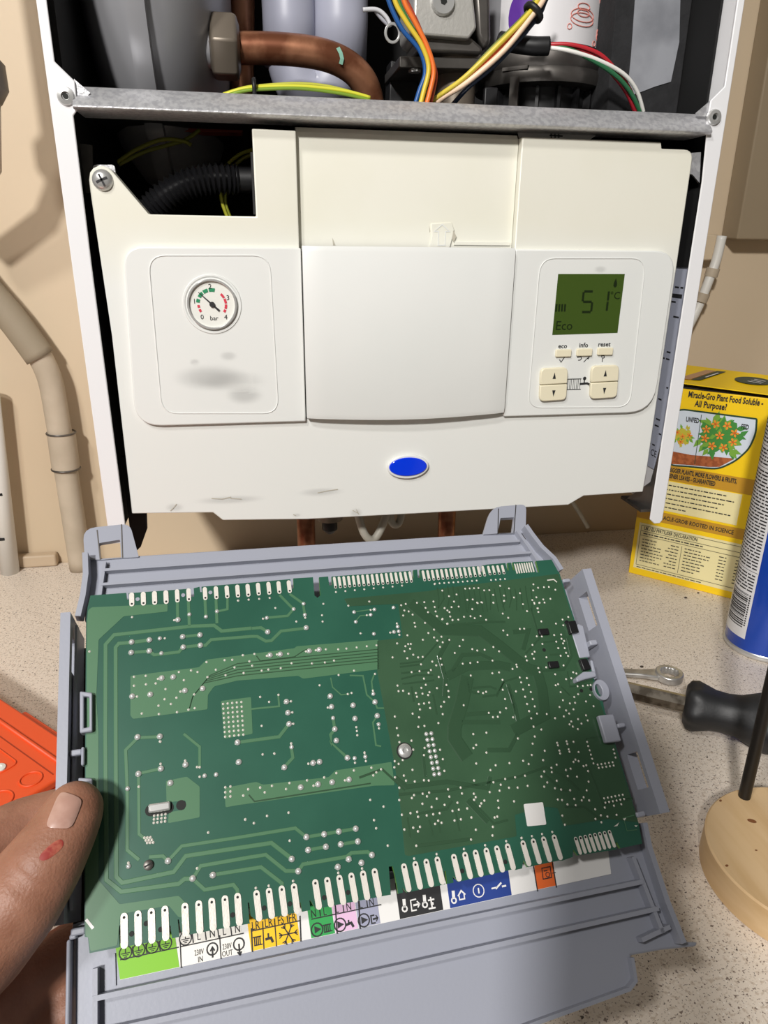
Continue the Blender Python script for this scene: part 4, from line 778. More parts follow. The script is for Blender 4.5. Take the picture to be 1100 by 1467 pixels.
# dark grooves and swooping traces of the logic half
T2 = [([G_(150, 20), G_(400, 230), G_(700, 240), G_(860, 360), G_(1080, 540), H_(380, 560), H_(420, 700), H_(440, 900), I_(960, 40)], 6), ([G_(460, 300), G_(380, 440), G_(430, 620), G_(420, 760)], 2.2), ([G_(480, 560), G_(560, 430), G_(700, 425), G_(800, 470)], 2), ([G_(440, 600), G_(600, 520), G_(850, 510), G_(940, 530)], 4.5), ([G_(600, 600), G_(560, 800), G_(500, 1000), I_(500, 100), I_(600, 250)], 7),
      ([G_(480, 190), G_(660, 180), G_(760, 170), G_(900, 170)], 1.2), ([G_(640, 690), G_(780, 680), G_(830, 700)], 1.0), ([G_(720, 760), G_(830, 745), G_(890, 640)], 1.0), ([G_(600, 620), G_(620, 720), G_(700, 735)], 1.0), ([G_(70, 500), G_(240, 480), G_(370, 330)], .8), ([G_(70, 525), G_(230, 505)], .8), ([G_(80, 575), G_(330, 545)], .8), ([G_(80, 620), G_(200, 590), G_(330, 590)], .8), ([G_(90, 660), G_(340, 630)], .8), ([G_(160, 680), G_(180, 800)], 1), ([G_(330, 740), G_(360, 900)], 1), ([G_(590, 900), G_(840, 880)], 2), ([G_(560, 960), G_(860, 960)], 2), ([G_(920, 660), G_(980, 850), G_(1000, 950)], 2),
      ([I_(30, 400), I_(120, 480), I_(440, 440), I_(760, 490), I_(780, 400)], 2), ([I_(60, 540), I_(440, 510), I_(1000, 400), J_(240, 340), J_(400, 420), J_(520, 530)], 1.2), ([I_(600, 590), I_(760, 760)], 2), ([I_(620, 570), I_(810, 770), I_(920, 740)], 1), ([I_(210, 690), I_(440, 655), I_(480, 590)], 1), ([I_(200, 945), I_(640, 890)], 1.4), ([I_(130, 720), I_(150, 880)], .8), ([I_(300, 740), I_(330, 860)], .8), ([I_(370, 760), I_(390, 840)], .8), ([I_(510, 680), I_(540, 830)], .8), ([I_(250, 200), I_(270, 400)], 1.4), ([I_(760, 190), I_(930, 190), I_(1000, 60)], 2), ([J_(230, 400), J_(360, 520), J_(420, 540)], 1.2), ([J_(400, 670), J_(560, 670), J_(700, 780)], 1), ([J_(590, 330), J_(660, 500), J_(710, 650), J_(960, 600)], 1), ([J_(570, 110), J_(740, 80)], .8),
      ([H_(420, 555), H_(590, 545), H_(650, 440), H_(620, 300)], 1.4), ([H_(430, 330), H_(540, 320)], .9), ([H_(480, 430), H_(560, 425)], .9), ([H_(290, 420), H_(400, 300), H_(330, 60)], 1.1), ([H_(570, 680), H_(640, 750)], .8), ([H_(150, 680), H_(190, 800), H_(210, 900)], 1.2), ([H_(60, 760), H_(120, 640), H_(250, 600)], .9), ([H_(620, 560), H_(640, 680), H_(800, 660)], .8), ([H_(190, 250), H_(310, 240), H_(270, 390)], 2.4)]
T2 += [([A(775, 862), A(792, 800), A(850+8*k, 728-10*k), B(0, 690-16*k), B(330, 655-16*k), B(735, 615-16*k)], .45) for k in range(5)]+[([E_(640, 235), E_(760, 190), E_(880, 300)], 1), ([E_(60, 325), E_(90, 360), E_(700, 265)], .6), ([B(100, 585), B(120, 612), B(300, 590), B(345, 560), B(380, 545)], .5)]
T2 += [([C_(x, 200+R_.uniform(-8, 8)), C_(x+8, 250), C_(x+R_.uniform(-20, 30), 290+R_.uniform(0, 25))], .6) for x in range(20, 460, 24)]
for pts, wd in T2: p_('trace', solid_ribbon(nb(), pl(pts, .0001), wd*.001, LZ, .00010), M_tr2)
# tinned pads: shared meshes
def padmesh(L, W):
    bm = prism(nb(), circ(V((0, L/2-W/2, .00035)), LX, LY, W/2, 7, 0, math.pi)+circ(V((0, -L/2+W/2, .00035)), LX, LY, W/2, 7, math.pi, 2*math.pi), V((0, 0, -.0002))); bmesh.ops.recalc_face_normals(bm, faces=bm.faces)
    me = bpy.data.meshes.new('pad'); bm.to_mesh(me); bm.free(); me.materials.append(M_tin); return me
PM = {}
holes = nb()
def pad(px, py, L, W, hole=0, rot=0):
    k = (L, W)
    if k not in PM: PM[k] = padmesh(L*.001, W*.001)
    o = bpy.data.objects.new('pad', PM[k]); COL.objects.link(o); o.parent = pb; c = wb(px, py, 0); o.location = c; o.rotation_euler = (0, 0, rot); MW[o.name] = BM
    if hole: lathe(holes, [(.00050, .0004), (.00050, .00042)], c+V((-math.sin(rot)*hole*(L-W)*.0005, hole*(L-W)*.00047, 0)), LZ, 8)
for i, x in enumerate((472, 533, 592, 652)): pad(*A(x, 290-i*4), 6.6, 2.1, -1)
for i, x in enumerate((711, 771)): pad(*A(x, 271-i*5), 6.4, 1.9, -1)
for i, x in enumerate((857, 915, 972, 1028, 1082)): pad(*A(x, 259-i*4.2), 6.4, 1.9, -1)
for i, x in enumerate((110, 165, 218, 272)): pad(*B(x, 235.7-i*4.3), 6.4, 1.9, -1)
for i in range(17): pad(*B(512+i*24.8, 202-i*1.9), 6.0, 1.3, -1)
for i in range(14): pad(*B(978+i*24.2, 166-i*1.9), 5.8, 1.3, -1)
for i in range(4): pad(*C_(260+i*21.5, 122-i*1.6), 5.2, 1.3, -1)
for i in range(8): pad(*C_(384+i*11, 113-i*1), 5.6, .75)
for i, x in enumerate((415, 485, 553, 622)): pad(*D_(x, 996-i*12.6), 11.6, 2.5, 1)
for i, x in enumerate((723, 793, 859, 926, 990)): pad(*D_(x, 940-i*13), 11.2, 2.5, 1)
for i, x in enumerate((107, 173, 240, 305)): pad(*E_(x, 907-i*12.4), 10.8, 2.4, 1, .03)
for i, x in enumerate((418, 481, 545, 608, 670, 731)): pad(*E_(x, 848-i*12), 10.8, 2.4, 1, .04)
for i, x in enumerate((886, 946, 1004, 1062)): pad(*E_(x, 760-i*12.4), 10.6, 2.3, 1, .05)
for i, x in enumerate((108, 160, 209, 259, 308, 358)): pad(*F_(x, 624-i*10), 10.4, 2.3, 1, .05)
for i, x in enumerate((430, 478, 526, 575)): pad(*F_(x, 558-i*9.4), 10.2, 2.2, 1, .06)
for i in range(8): pad(*F_(671+i*22.4, 523-i*4.6), 7.2, 1.5, 1, .07)
o = p_('pad_hole', holes, M_hole); o['kind'] = 'stuff'
# solder joints: one mesh each
def dommesh(r, h):
    bm = lathe(nb(), [(r, .0001), (r*.85, h*.5), (r*.4, h*.92), (0, h)], V((0, 0, 0)), LZ, 12); bmesh.ops.recalc_face_normals(bm, faces=bm.faces); me = bpy.data.meshes.new('solder_joint'); bm.to_mesh(me); bm.free(); me.materials.append(M_solder)
    for p in me.polygons: p.use_smooth = True
    return me
SJ = dommesh(.00135, .0011); SS = dommesh(.0010, .0008)
def joint(p, me=SJ):
    o = bpy.data.objects.new('solder_joint', me); COL.objects.link(o); o.parent = pb; o.location = wb(*p, 0); MW[o.name] = BM
for p in [A(472, 513), A(565, 502), A(470, 568), A(565, 560), A(740, 485), A(831, 476), A(743, 540), A(833, 530), A(630, 702), A(690, 697), A(570, 788), A(475, 798), A(752, 768), A(845, 757), A(503, 1012), A(1028, 1040), B(160, 460), B(362, 438), B(172, 582), B(226, 577), B(378, 560), B(430, 553), B(608, 845), B(618, 915), B(723, 828), B(735, 900), B(512, 970), B(488, 797), B(495, 853), B(272, 943), B(258, 826), B(266, 884), D_(487, 206), D_(648, 252), D_(600, 180), D_(724, 160), D_(595, 18), D_(636, 645), D_(760, 733), D_(862, 716), D_(992, 147), E_(247, 181), E_(398, 158), E_(432, 152), E_(333, 286), E_(424, 270), E_(498, 259), E_(587, 245), E_(363, 547), E_(456, 532), E_(533, 518), E_(622, 503), E_(372, 615), E_(465, 598), E_(543, 585), E_(633, 570), E_(286, 662), E_(320, 726), E_(585, 663), E_(707, 641), E_(578, 131), E_(528, 704), E_(652, 682), E_(520, 40), E_(8, 153), A(715, 396)]: joint(p)
for p in [A(862, 380), A(920, 352), A(775, 368), A(628, 572), A(620, 494), A(618, 1010), B(155, 386), B(296, 340), B(348, 312), B(355, 370), B(720, 342), B(700, 370), B(820, 332), B(717, 470), B(822, 460), B(847, 457), B(842, 432), B(613, 356), B(622, 407), B(503, 912), B(519, 1030), D_(432, 281), D_(820, 216), D_(878, 210), D_(437, 672), E_(616, 133), E_(672, 125), E_(285, 75), B(714, 785), B(742, 945)]: joint(p, SS)
for i in range(8):
    for j in range(2): joint(I_(278+i*9+j*40, 64+i*45.5-j*5), SS)
# tiny vias
vias = nb(); VM = [(math.cos(math.pi*k/4), math.sin(math.pi*k/4)) for k in range(8)]
def via(p, r=.00052):
    c = wb(*p, .0001); lo = [vias.verts.new(c+V((x*r, y*r, .00008))) for x, y in VM]; t = vias.verts.new(c+V((0, 0, .0005)))
    for k in range(8): vias.faces.new((lo[k], lo[(k+1) % 8], t))
vl = [A(x, y) for x, y in ((474, 382), (695, 398), (646, 493), (250, 562), (484, 695), (546, 690), (484, 742), (547, 735), (598, 730), (650, 760), (720, 670), (784, 662), (818, 670), (746, 713), (870, 697), (865, 618), (914, 658), (960, 608), (1000, 606), (1055, 582), (1090, 614), (1012, 646), (965, 687), (1060, 676), (613, 847), (645, 813), (678, 838), (707, 805), (800, 788), (770, 868), (803, 860), (615, 891), (710, 881), (525, 888), (610, 706), (500, 799), (728, 773), (620, 1035), (1030, 295), (1086, 290))]
vl += [A(952+i*24-j*0+j*1.5, 838+j*24.5-i*2.6) for i in range(5) for j in range(8)]
vl += [B(x, y) for x, y in ((5, 295), (60, 290), (115, 286), (170, 281), (200, 334), (452, 312), (445, 372), (448, 405), (310, 405), (135, 390), (357, 385), (700, 344), (680, 372), (647, 467), (803, 463), (838, 415), (851, 475), (583, 322), (693, 300), (30, 582), (90, 575), (64, 614), (78, 637), (33, 675), (128, 663), (163, 657), (228, 650), (285, 624), (392, 625), (460, 620), (508, 610), (155, 585), (208, 578), (267, 574), (360, 562), (412, 556), (465, 551), (530, 551), (573, 547), (627, 541), (680, 535), (731, 530), (532, 686), (613, 663), (723, 680), (432, 740), (120, 801), (167, 827), (216, 790), (282, 824), (289, 882), (294, 942), (128, 953), (283, 1046), (580, 786), (600, 780), (475, 857), (712, 768), (625, 960), (628, 980), (630, 1002), (744, 966), (668, 1095), (194, 1098))]
vl += [D_(x, y) for x, y in ((597, 44), (598, 156), (722, 140), (782, 172), (795, 173), (795, 221), (488, 271), (838, 502), (1025, 436), (436, 655), (782, 682), (1015, 316))]
vl += [D_(924+i*26, 274+j*25-i*4) for i in range(2) for j in range(3)]+[D_(566+i*19-j*1, 417+j*18-i*2.5) for i in range(4) for j in range(3)]
vl += [D_(517+i*15+j*7, 528+j*13-i*1) for i in range(3) for j in range(3)]
vl += [E_(x, y) for x, y in ((133, 113), (195, 109), (283, 55), (630, 12), (373, 162), (668, 103), (618, 157), (675, 148), (57, 296), (120, 287), (182, 278), (274, 263), (366, 249), (456, 234), (520, 211), (612, 197), (31, 329), (144, 312), (256, 295), (400, 277), (565, 249), (704, 183), (755, 191), (730, 207), (714, 223), (41, 455), (87, 474), (156, 436), (269, 419), (275, 566), (698, 352), (768, 387), (718, 458), (729, 501), (790, 592), (530, 735), (655, 712), (97, 815), (165, 803), (293, 778))]
vl += [G_(x, y) for x, y in ((81, 39), (117, 29), (106, 80), (140, 88), (171, 113), (97, 120), (205, 20), (263, 15), (273, 60), (335, 10), (345, 53), (352, 88), (362, 124), (292, 94), (186, 178), (192, 208), (269, 178), (404, 150), (422, 62), (445, 80), (461, 93), (467, 128), (485, 157), (478, 54), (534, 50), (497, 10), (531, 153), (576, 130), (627, 126), (660, 141), (641, 69), (683, 22), (718, 18), (706, 124), (750, 154), (807, 19), (892, 5), (1040, 31), (1072, 85), (881, 105), (924, 138), (340, 231), (295, 258), (340, 293), (365, 318), (398, 287), (408, 331), (387, 367), (446, 184), (252, 311), (130, 276), (49, 340), (136, 345), (157, 344), (114, 362), (151, 382), (107, 401), (176, 429), (215, 450), (251, 446), (13, 450), (129, 457), (326, 483), (357, 513), (237, 505), (460, 312), (568, 312), (541, 361), (503, 415), (641, 385), (680, 396), (738, 390), (807, 368), (852, 402), (391, 460), (401, 507), (377, 604), (163, 566), (225, 559), (296, 571), (315, 549), (260, 617), (566, 500), (625, 494), (683, 488), (800, 475), (799, 575), (852, 568), (958, 541), (988, 507), (993, 525), (885, 238), (918, 273), (1016, 226), (1050, 224), (629, 593), (879, 627), (52, 672), (60, 716), (96, 713), (141, 736), (240, 690), (275, 666), (363, 692), (197, 730), (249, 736), (304, 724), (293, 747), (205, 760), (221, 818), (261, 813), (301, 806), (309, 849), (229, 860), (419, 800), (395, 837), (437, 667), (453, 715), (457, 762), (408, 897), (222, 922), (171, 893), (374, 967), (264, 990), (216, 997), (573, 827), (688, 721), (726, 731), (750, 721), (881, 705), (899, 778), (907, 851), (860, 883), (842, 918), (804, 921), (771, 887), (963, 922), (985, 718), (1015, 608), (1071, 613), (1026, 647), (1042, 703), (1057, 760), (1072, 817), (1089, 874), (1062, 443), (1071, 474), (649, 1054), (752, 1043), (1000, 1089), (31, 916), (47, 1007), (57, 1065))]
vl += [H_(x, y) for x, y in ((38, 20), (123, 4), (270, 31), (303, 86), (361, 27), (398, 21), (440, 18), (384, 64), (392, 92), (415, 166), (530, 184), (582, 152), (588, 197), (627, 132), (516, 274), (571, 270), (574, 303), (595, 320), (586, 340), (532, 326), (548, 377), (599, 377), (610, 414), (626, 439), (567, 437), (455, 449), (423, 344), (379, 284), (419, 285), (345, 352), (362, 405), (344, 423), (357, 460), (292, 443), (301, 474), (391, 534), (401, 566), (453, 528), (590, 513), (524, 583), (610, 621), (666, 567), (691, 577), (651, 614), (528, 670), (547, 661), (567, 724), (700, 677), (742, 674), (780, 670), (803, 668), (705, 740), (674, 762), (585, 788), (640, 813), (681, 808), (766, 797), (799, 746), (826, 835), (558, 841), (610, 868), (668, 859), (634, 893), (592, 915), (523, 929), (457, 896), (380, 893), (363, 836), (347, 779), (332, 723), (317, 668), (302, 613), (245, 608), (256, 647), (272, 703), (288, 760), (303, 817), (318, 873), (335, 930), (354, 997), (415, 1018), (767, 907), (780, 947), (704, 937), (731, 972), (651, 955), (637, 978), (663, 995), (702, 1015), (363, 1073), (230, 1088))]
vl += [I_(x, y) for x, y in ((175, 187), (162, 116), (67, 128), (93, 268), (30, 278), (61, 299), (27, 326), (170, 346), (102, 391), (32, 405), (119, 431), (188, 438), (260, 428), (298, 430), (66, 487), (66, 584), (260, 230), (265, 173), (387, 188), (409, 262), (421, 354), (450, 500), (549, 486), (560, 532), (460, 557), (655, 430), (653, 534), (668, 561), (655, 582), (301, 525), (250, 534), (284, 555), (182, 545), (165, 568), (361, 573), (248, 613), (321, 639), (423, 622), (524, 605), (485, 669), (535, 660), (601, 650), (736, 588), (712, 610), (701, 631), (86, 700), (154, 687), (207, 678), (214, 716), (282, 705), (333, 696), (384, 687), (372, 747), (348, 772), (399, 763), (501, 745), (551, 736), (634, 721), (176, 802), (229, 795), (213, 830), (106, 816), (669, 818), (803, 795), (200, 944), (631, 895), (800, 863), (817, 721), (838, 714), (848, 645), (844, 589), (970, 594), (778, 521), (856, 510), (930, 487), (998, 486), (1077, 472), (865, 463), (807, 444), (900, 418), (978, 405), (1056, 392), (784, 348), (825, 310), (934, 293), (1042, 275), (1085, 300), (752, 210), (672, 150), (650, 174), (672, 296), (360, 1010), (575, 970), (742, 940), (908, 908), (1030, 882), (183, 1045))]
vl += [J_(x, y) for x, y in ((140, 5), (205, 30), (151, 88), (133, 147), (126, 241), (233, 206), (220, 284), (336, 140), (343, 161), (355, 205), (361, 229), (414, 128), (421, 150), (432, 194), (439, 215), (472, 132), (514, 217), (467, 6), (508, 27), (289, 348), (292, 383), (332, 322), (229, 378), (206, 420), (333, 455), (254, 469), (229, 504), (318, 517), (369, 528), (424, 416), (409, 366), (448, 355), (488, 280), (472, 299), (514, 292), (501, 422), (444, 534), (555, 334), (578, 327), (593, 375), (597, 463), (581, 535), (342, 611), (377, 615), (422, 651), (490, 658), (478, 606), (540, 618), (556, 592), (602, 618), (652, 692), (654, 772), (703, 799), (699, 742), (753, 752), (829, 738), (731, 678), (807, 662), (868, 650), (379, 744), (400, 820), (585, 133), (594, 168), (606, 203), (616, 238), (627, 273), (637, 311), (803, 196), (811, 228), (820, 262), (40, 930), (127, 914), (211, 897), (296, 880))]
vl += [J_(672+i*31, 322-i*5) for i in range(5)]+[J_(681+i*31, 349-i*5) for i in range(5)]+[J_(725+i*31, 601-i*6) for i in range(6)]+[J_(736+i*31, 637-i*6) for i in range(6)]
vl += [C_(x, y) for x, y in ((8, 184), (44, 214), (75, 240), (98, 265), (110, 232), (55, 295), (20, 333), (45, 345), (160, 257), (185, 255), (205, 270), (225, 268), (238, 213), (262, 212), (280, 234), (312, 192), (353, 204), (376, 246), (404, 226), (418, 277), (466, 185), (488, 201), (515, 198), (538, 197), (465, 213), (461, 258), (480, 245), (470, 270), (495, 270), (512, 255), (545, 252), (568, 210), (487, 296), (489, 313), (503, 357), (330, 237), (330, 262), (280, 270), (183, 300), (66, 368), (92, 350))]+[C_(10+i*21.5, 182-i*1.6) for i in range(10)]+[C_(150+i*20.5, 205-i) for i in range(4)]+[C_(270+i*21.5, 165-i*1.6) for i in range(4)]
vl += [B(518+i*49.6, 250-i*4.8) for i in range(8)]
for p in vl: via(p)
def inb(p): return 130 < p[0] < 915 and 860 < p[1] < 1340
o = p_('via', vias, M_tin); o['kind'] = 'stuff'
# holes, slot, screw heads, components, sticker
sl_ = nb(); a, b = wb(*D_(535, 392), .0002), wb(*D_(648, 375), .0002); d = (b-a).normalized(); n2 = V((-d.y, d.x, 0))
prism(sl_, circ(a+d*.001, -d, n2*-1, .0022, 8, -math.pi/2, math.pi/2)+circ(b-d*.001, d, n2, .0022, 8, -math.pi/2, math.pi/2), V((0, 0, -.0001)))
p_('slot', sl_, M_hole)
p_('tab', box(nb(), wb(*D_(592, 374), .0012), d*.0042, n2*.0017, LZ*.0008), M_steel, bevel=.0007)
for p, r in ((D_(701, 364), .0019), (J_(-40, -40), .0)): 
    if r: p_('hole', lathe(nb(), [(r, .0002), (r, .00025)], wb(*p, 0), LZ, 16), M_hole)
for p in (H_(435, 392), H_(729, 713), H_(805, 700), A(503, 288), A(742, 267), A(885, 253), D_(452, 1012), D_(525, 960), D_(598, 990), D_(960, 917), E_(140, 920), E_(275, 898), E_(455, 865), E_(580, 838), F_(135, 640), F_(335, 598)):
    p_('hole', lathe(nb(), [(.0009, .0002), (.0009, .00025)], wb(*p, 0), LZ, 12), M_hole if p[1] > 920 else M_grey)
c = wb(*I_(106, 197), 0); p_('screw', lathe(nb(), [(.0030, .0001), (.0030, .0010), (.0022, .0017), (.0012, .0018), (.0010, .0010), (0, .0010)], c, LZ, 20), M_steel, smooth=40); p_('hole_ring', lathe(nb(), [(.0036, .0001), (.0036, .0003)], c, LZ, 20), M_hole)
c = wb(*D_(537, 666), 0); sc_ = p_('rivet', lathe(nb(), [(.0019, .0001), (.0018, .0009), (.0010, .0013), (0, .0013)], c, LZ, 16), M_dsteel, smooth=40); p_('rivet_slot', box(nb(), c+LZ*.0013, V((.0014, .0005, 0)), V((-.0001, .0003, 0)), LZ*.0002), M_hole, sc_)
for q4, hh in (([H_(392, 222), H_(470, 219), H_(482, 268), H_(402, 272)], .0018), ([H_(470, 480), H_(548, 476), H_(562, 528), H_(482, 534)], .0018), ([H_(622, 165), H_(685, 156), H_(714, 250), H_(650, 262)], .0030), ([H_(718, 462), H_(775, 455), H_(812, 540), H_(752, 552)], .0026)):
    p_('component', prism(nb(), pl(q4, hh), V((0, 0, -hh))), M_chip, bevel=.0004)
p_('component', lathe(nb(), [(.0011, .0001), (.0011, .001), (0, .0012)], wb(*H_(610, 178), 0), LZ, 10), M_chip)
p_('sticker', prism(nb(), fillet(pl([J_(58, 648), J_(218, 632), J_(247, 818), J_(88, 833)], .0003), .0006, 3), V((0, 0, -.0002))), M_lblw)
p_('screen_mark', ribbon(nb(), pl([J_(880, 765), J_(975, 740)], .0004), .0004, LZ), M_pour); p_('screen_mark', ribbon(nb(), pl([J_(890, 780), J_(915, 870), J_(1000, 860)], .0004), .0003, LZ), M_pour)
for q3 in ((J_(805, 835), J_(850, 800), J_(835, 830)), (J_(880, 770), J_(910, 760), J_(895, 785)), (J_(975, 825), J_(1005, 825), J_(990, 838))): p_('solder_splash', flat(nb(), pl(q3, .0003)), M_tin)
p_('screen_mark', ribbon(nb(), pl([C_(530, 166), C_(560, 162), C_(575, 175)], .0002), .0006, LZ), M_tin); p_('screen_mark', ribbon(nb(), pl([D_(222, 940), D_(258, 985)], .0002), .0010, LZ), M_lblw)

# ------------------------------------------------------------------ the hand
def blobs(bm, chain, n=7):
    for (p, r), (q, s) in zip(chain, chain[1:]):
        p, q = V(p), V(q)
        for k in range(n+1):
            t = k/n; bmesh.ops.create_icosphere(bm, subdivisions=3, radius=r*(1-t)+s*t, matrix=Matrix.Translation(p*(1-t)+q*t))
def bw(px, py, w): return BM @ wb(px, py, w)
bm = nb()
thumb = [(bw(-130, 1420, -.006), .024), (bw(-40, 1345, .006), .0205), (bw(25, 1290, .012), .0158), (bw(62, 1238, .0145), .0140), (bw(88, 1196, .0140), .0122), (bw(102, 1170, .0132), .0112), (bw(107, 1160, .0125), .0105)]
blobs(bm, thumb, 8)
blobs(bm, [(bw(-150, 1440, -.02), .030), (bw(-165, 1560, -.015), .033), (bw(-250, 1760, .0), .033), (bw(-330, 1950, .01), .030)], 8)       # heel of the hand and wrist
blobs(bm, [(bw(-150, 1360, -.03), .022), (bw(-45, 1235, -.042), .0165), (bw(35, 1185, -.050), .0128), (bw(120, 1155, -.053), .0110), (bw(200, 1150, -.052), .0092)], 7)      # index finger behind the housing
blobs(bm, [(bw(-160, 1460, -.045), .022), (bw(-20, 1450, -.052), .0165), (bw(55, 1400, -.056), .0135), (bw(150, 1330, -.056), .0115), (bw(215, 1310, -.054), .0092)], 7)
blobs(bm, [(bw(-170, 1540, -.045), .022), (bw(-30, 1530, -.056), .0165), (bw(55, 1470, -.058), .013), (bw(150, 1420, -.056), .0112), (bw(210, 1405, -.054), .009)], 7)
blobs(bm, [(bw(-170, 1600, -.045), .020), (bw(-50, 1620, -.056), .0145), (bw(40, 1570, -.058), .0115), (bw(120, 1530, -.056), .0098), (bw(170, 1515, -.054), .008)], 7)
me = bpy.data.meshes.new('hand'); bm.to_mesh(me); bm.free(); tmp = bpy.data.objects.new('hand_tmp', me); COL.objects.link(tmp)
rm = tmp.modifiers.new('r', 'REMESH'); rm.mode = 'VOXEL'; rm.voxel_size = .0014; sm = tmp.modifiers.new('s', 'SMOOTH'); sm.iterations = 14; sm.factor = .6
bpy.context.view_layer.update(); dg = bpy.context.evaluated_depsgraph_get(); hm = bpy.data.meshes.new_from_object(tmp.evaluated_get(dg)); bpy.data.objects.remove(tmp)
bm = nb(); bm.from_mesh(hm); bpy.data.meshes.remove(hm)
# creases over the thumb's joint
for px, py, dpt in ((30, 1262, .0011), (36, 1254, .0009), (23, 1272, .0008)):
    c = bw(px, py, .026); ax = (bw(88, 1196, .014)-bw(25, 1290, .012)).normalized()
    for v in bm.verts:
        dv = v.co-c
        if dv.length < .016:
            t = abs(dv.dot(ax)+.15*math.sin(dv.dot(BX)*400)*.004)
            if t < .0022: v.co -= BN*dpt*(1-t/.0022)*(1-dv.length/.016)
tree = BVHTree.FromBMesh(bm)
hand = obj('hand', bm, M_skin, origin=bw(-60, 1400, -.02), smooth=True); tag(hand, 'left hand gripping the grey housing, thumb on the circuit board edge with a small graze', 'person')
def skin_patch(name, quad, m, lift, sup=3.0, n=14, edge=0, dome=.0):
    bm = nb(); P = [V(p+(0,)) for p in quad]; g_ = {}
    for i in range(n+1):
        for j in range(n+1):
            u, v_ = i/n*2-1, j/n*2-1
            k = max(abs(u), abs(v_)); L_ = (abs(u)**sup+abs(v_)**sup)**(1/sup) if k > 0 else 1
            if k > 0: u, v_ = u*k/L_, v_*k/L_
            s, t = (u+1)/2, (v_+1)/2; p = (P[0]*(1-s)+P[1]*s)*(1-t)+(P[3]*(1-s)+P[2]*s)*t
            h = tree.ray_cast(CAM, ray(p.x, p.y).normalized())
            if h[0] is not None: g_[i, j] = bm.verts.new(h[0]+h[1]*(lift*(1-max(abs(u), abs(v_))**4)+edge+dome*(1-u*u)))
    for i in range(n):
        for j in range(n):
            q = [g_.get(k) for k in ((i, j), (i+1, j), (i+1, j+1), (i, j+1))]
            if all(q): bm.faces.new(q)
    return obj(name, bm, m, hand, smooth=True)
nl = skin_patch('thumbnail', [(86, 1134), (119, 1146), (102, 1188), (64, 1187)], M_nail, .0004, 4.5, 16, .0004, .0004)
skin_patch('graze', [(52, 1228), (86, 1198), (94, 1212), (64, 1236)], M_graze, .0001, 2.4, 10, .00012)

# ------------------------------------------------------------------ orange case
oc = V((-.112, -.12, 0)); u1, u2 = V((-.7071, .7071, 0)), V((-.7071, -.7071, 0))
g = root('orange_case', oc, 'orange plastic case with raised outlines, lying left of the hand', 'case')
def oq(a, b, z): return oc+u1*a+u2*b+EZ*z
obj('body', prism(nb(), fillet([oq(0, 0, .034), oq(.26, 0, .034), oq(.26, .14, .034), oq(0, .14, .034)], .008, 5), V((0, 0, -.033))), M_orange, g, bevel=.002, seg=3)
lid = obj('lid', prism(nb(), fillet([oq(.001, .002, .040), oq(.26, .002, .040), oq(.26, .14, .040), oq(.001, .14, .040)], .008, 5), V((0, 0, -.0058))), M_orange, g, bevel=.0015, seg=3)
obj('raised_rim', tube(nb(), [oq(.010, .016, .0402), oq(.255, .016, .0402)], .0015, 8), M_orange, lid, smooth=True)
obj('groove', solid_ribbon(nb(), [oq(.006, .024, .0400), oq(.255, .024, .0400)], .0009, EZ, .0002), mat('deep_orange', (158, 50, 18), .6), lid)
c = wz(44, 1116, .0402); obj('raised_circle', tube(nb(), circ(c, u1, u2, .0062, 26), .0007, 6, closed=True), M_orange, lid, smooth=True)
c2 = wz(-2, 1146, .0402); obj('raised_circle', tube(nb(), circ(c2, u1, u2, .0075, 26), .0007, 6, closed=True), M_orange, lid, smooth=True)
a = wz(26, 1093, .0402); obj('raised_outline', tube(nb(), fillet([a+u1*.07, a, a+u2*.012], .004, 4), .0006, 6), M_orange, lid, smooth=True)
c3 = wz(-2, 1101, .0402); obj('rivet', lathe(nb(), [(.0042, 0), (.0040, .0008), (.0022, .0012), (.0020, .0004), (0, .0004)], c3, EZ, 20), M_ppipe, lid, smooth=40)
obj('latch', prism(nb(), fillet([oq(.03, -.003, .036), oq(.085, -.003, .036), oq(.085, .006, .036), oq(.03, .006, .036)], .002, 3), V((0, 0, -.03))), M_orange, g, bevel=.001)

# ------------------------------------------------------------------ yellow carton of plant food
b0, b1 = wz(900, 820, 0), wz(1043, 857, 0); bx = (b1-b0).normalized(); bn = V((bx.y, -bx.x, 0)); BWd = .1038; BH = .215; BD = .062
g = root('fertiliser_carton', b0, 'yellow carton of plant food with a flower picture, behind the blue can', 'carton')
M_yel = mat('carton_yellow', (250, 208, 20), .45); M_amber = mat('carton_gold', (196, 146, 40), .45); M_pale = mat('carton_cream', (238, 226, 170), .5)
def bq(x, z, o=0): return b0+bx*(x*.001)+EZ*(z*.001)+bn*o
def bpx(px, py, o=0): return hit(px, py, b0+bn*o, bn)
def bxz(px, py): p = bpx(px, py)-b0; return p.dot(bx)*1000, p.z*1000
bm = prism(nb(), [bq(0, 0), bq(128, 0), bq(128, 209), bq(0, 209)], -bn*BD); obj('body', bm, M_yel, g, bevel=.0006)
bm = prism(nb(), [bq(-.5, 216, .004), bq(128.5, 213, .004), bq(128.5, 220, -BD), bq(-.5, 224, -BD)], V((0, 0, -.0009))); lid = obj('lid_flap', bm, M_yel, g)
prism(bm := nb(), [bq(2, 209, -.002), bq(126, 209, -.002), bq(126, 213, -.004), bq(2, 215, -.004)], -bn*.05); obj('lid_gap', bm, M_black, g)
def lq(s, t): a = bq(-.5, 216, .004)*(1-s)+bq(104.5, 214, .004)*s; b = bq(-.5, 224, -BD)*(1-s)+bq(104.5, 221, -BD)*s; return a*(1-t)+b*t+EZ*.0006
M_olive = mat('carton_olive', (66, 74, 60), .5); M_tan = mat('carton_tan', (196, 150, 110), .5)
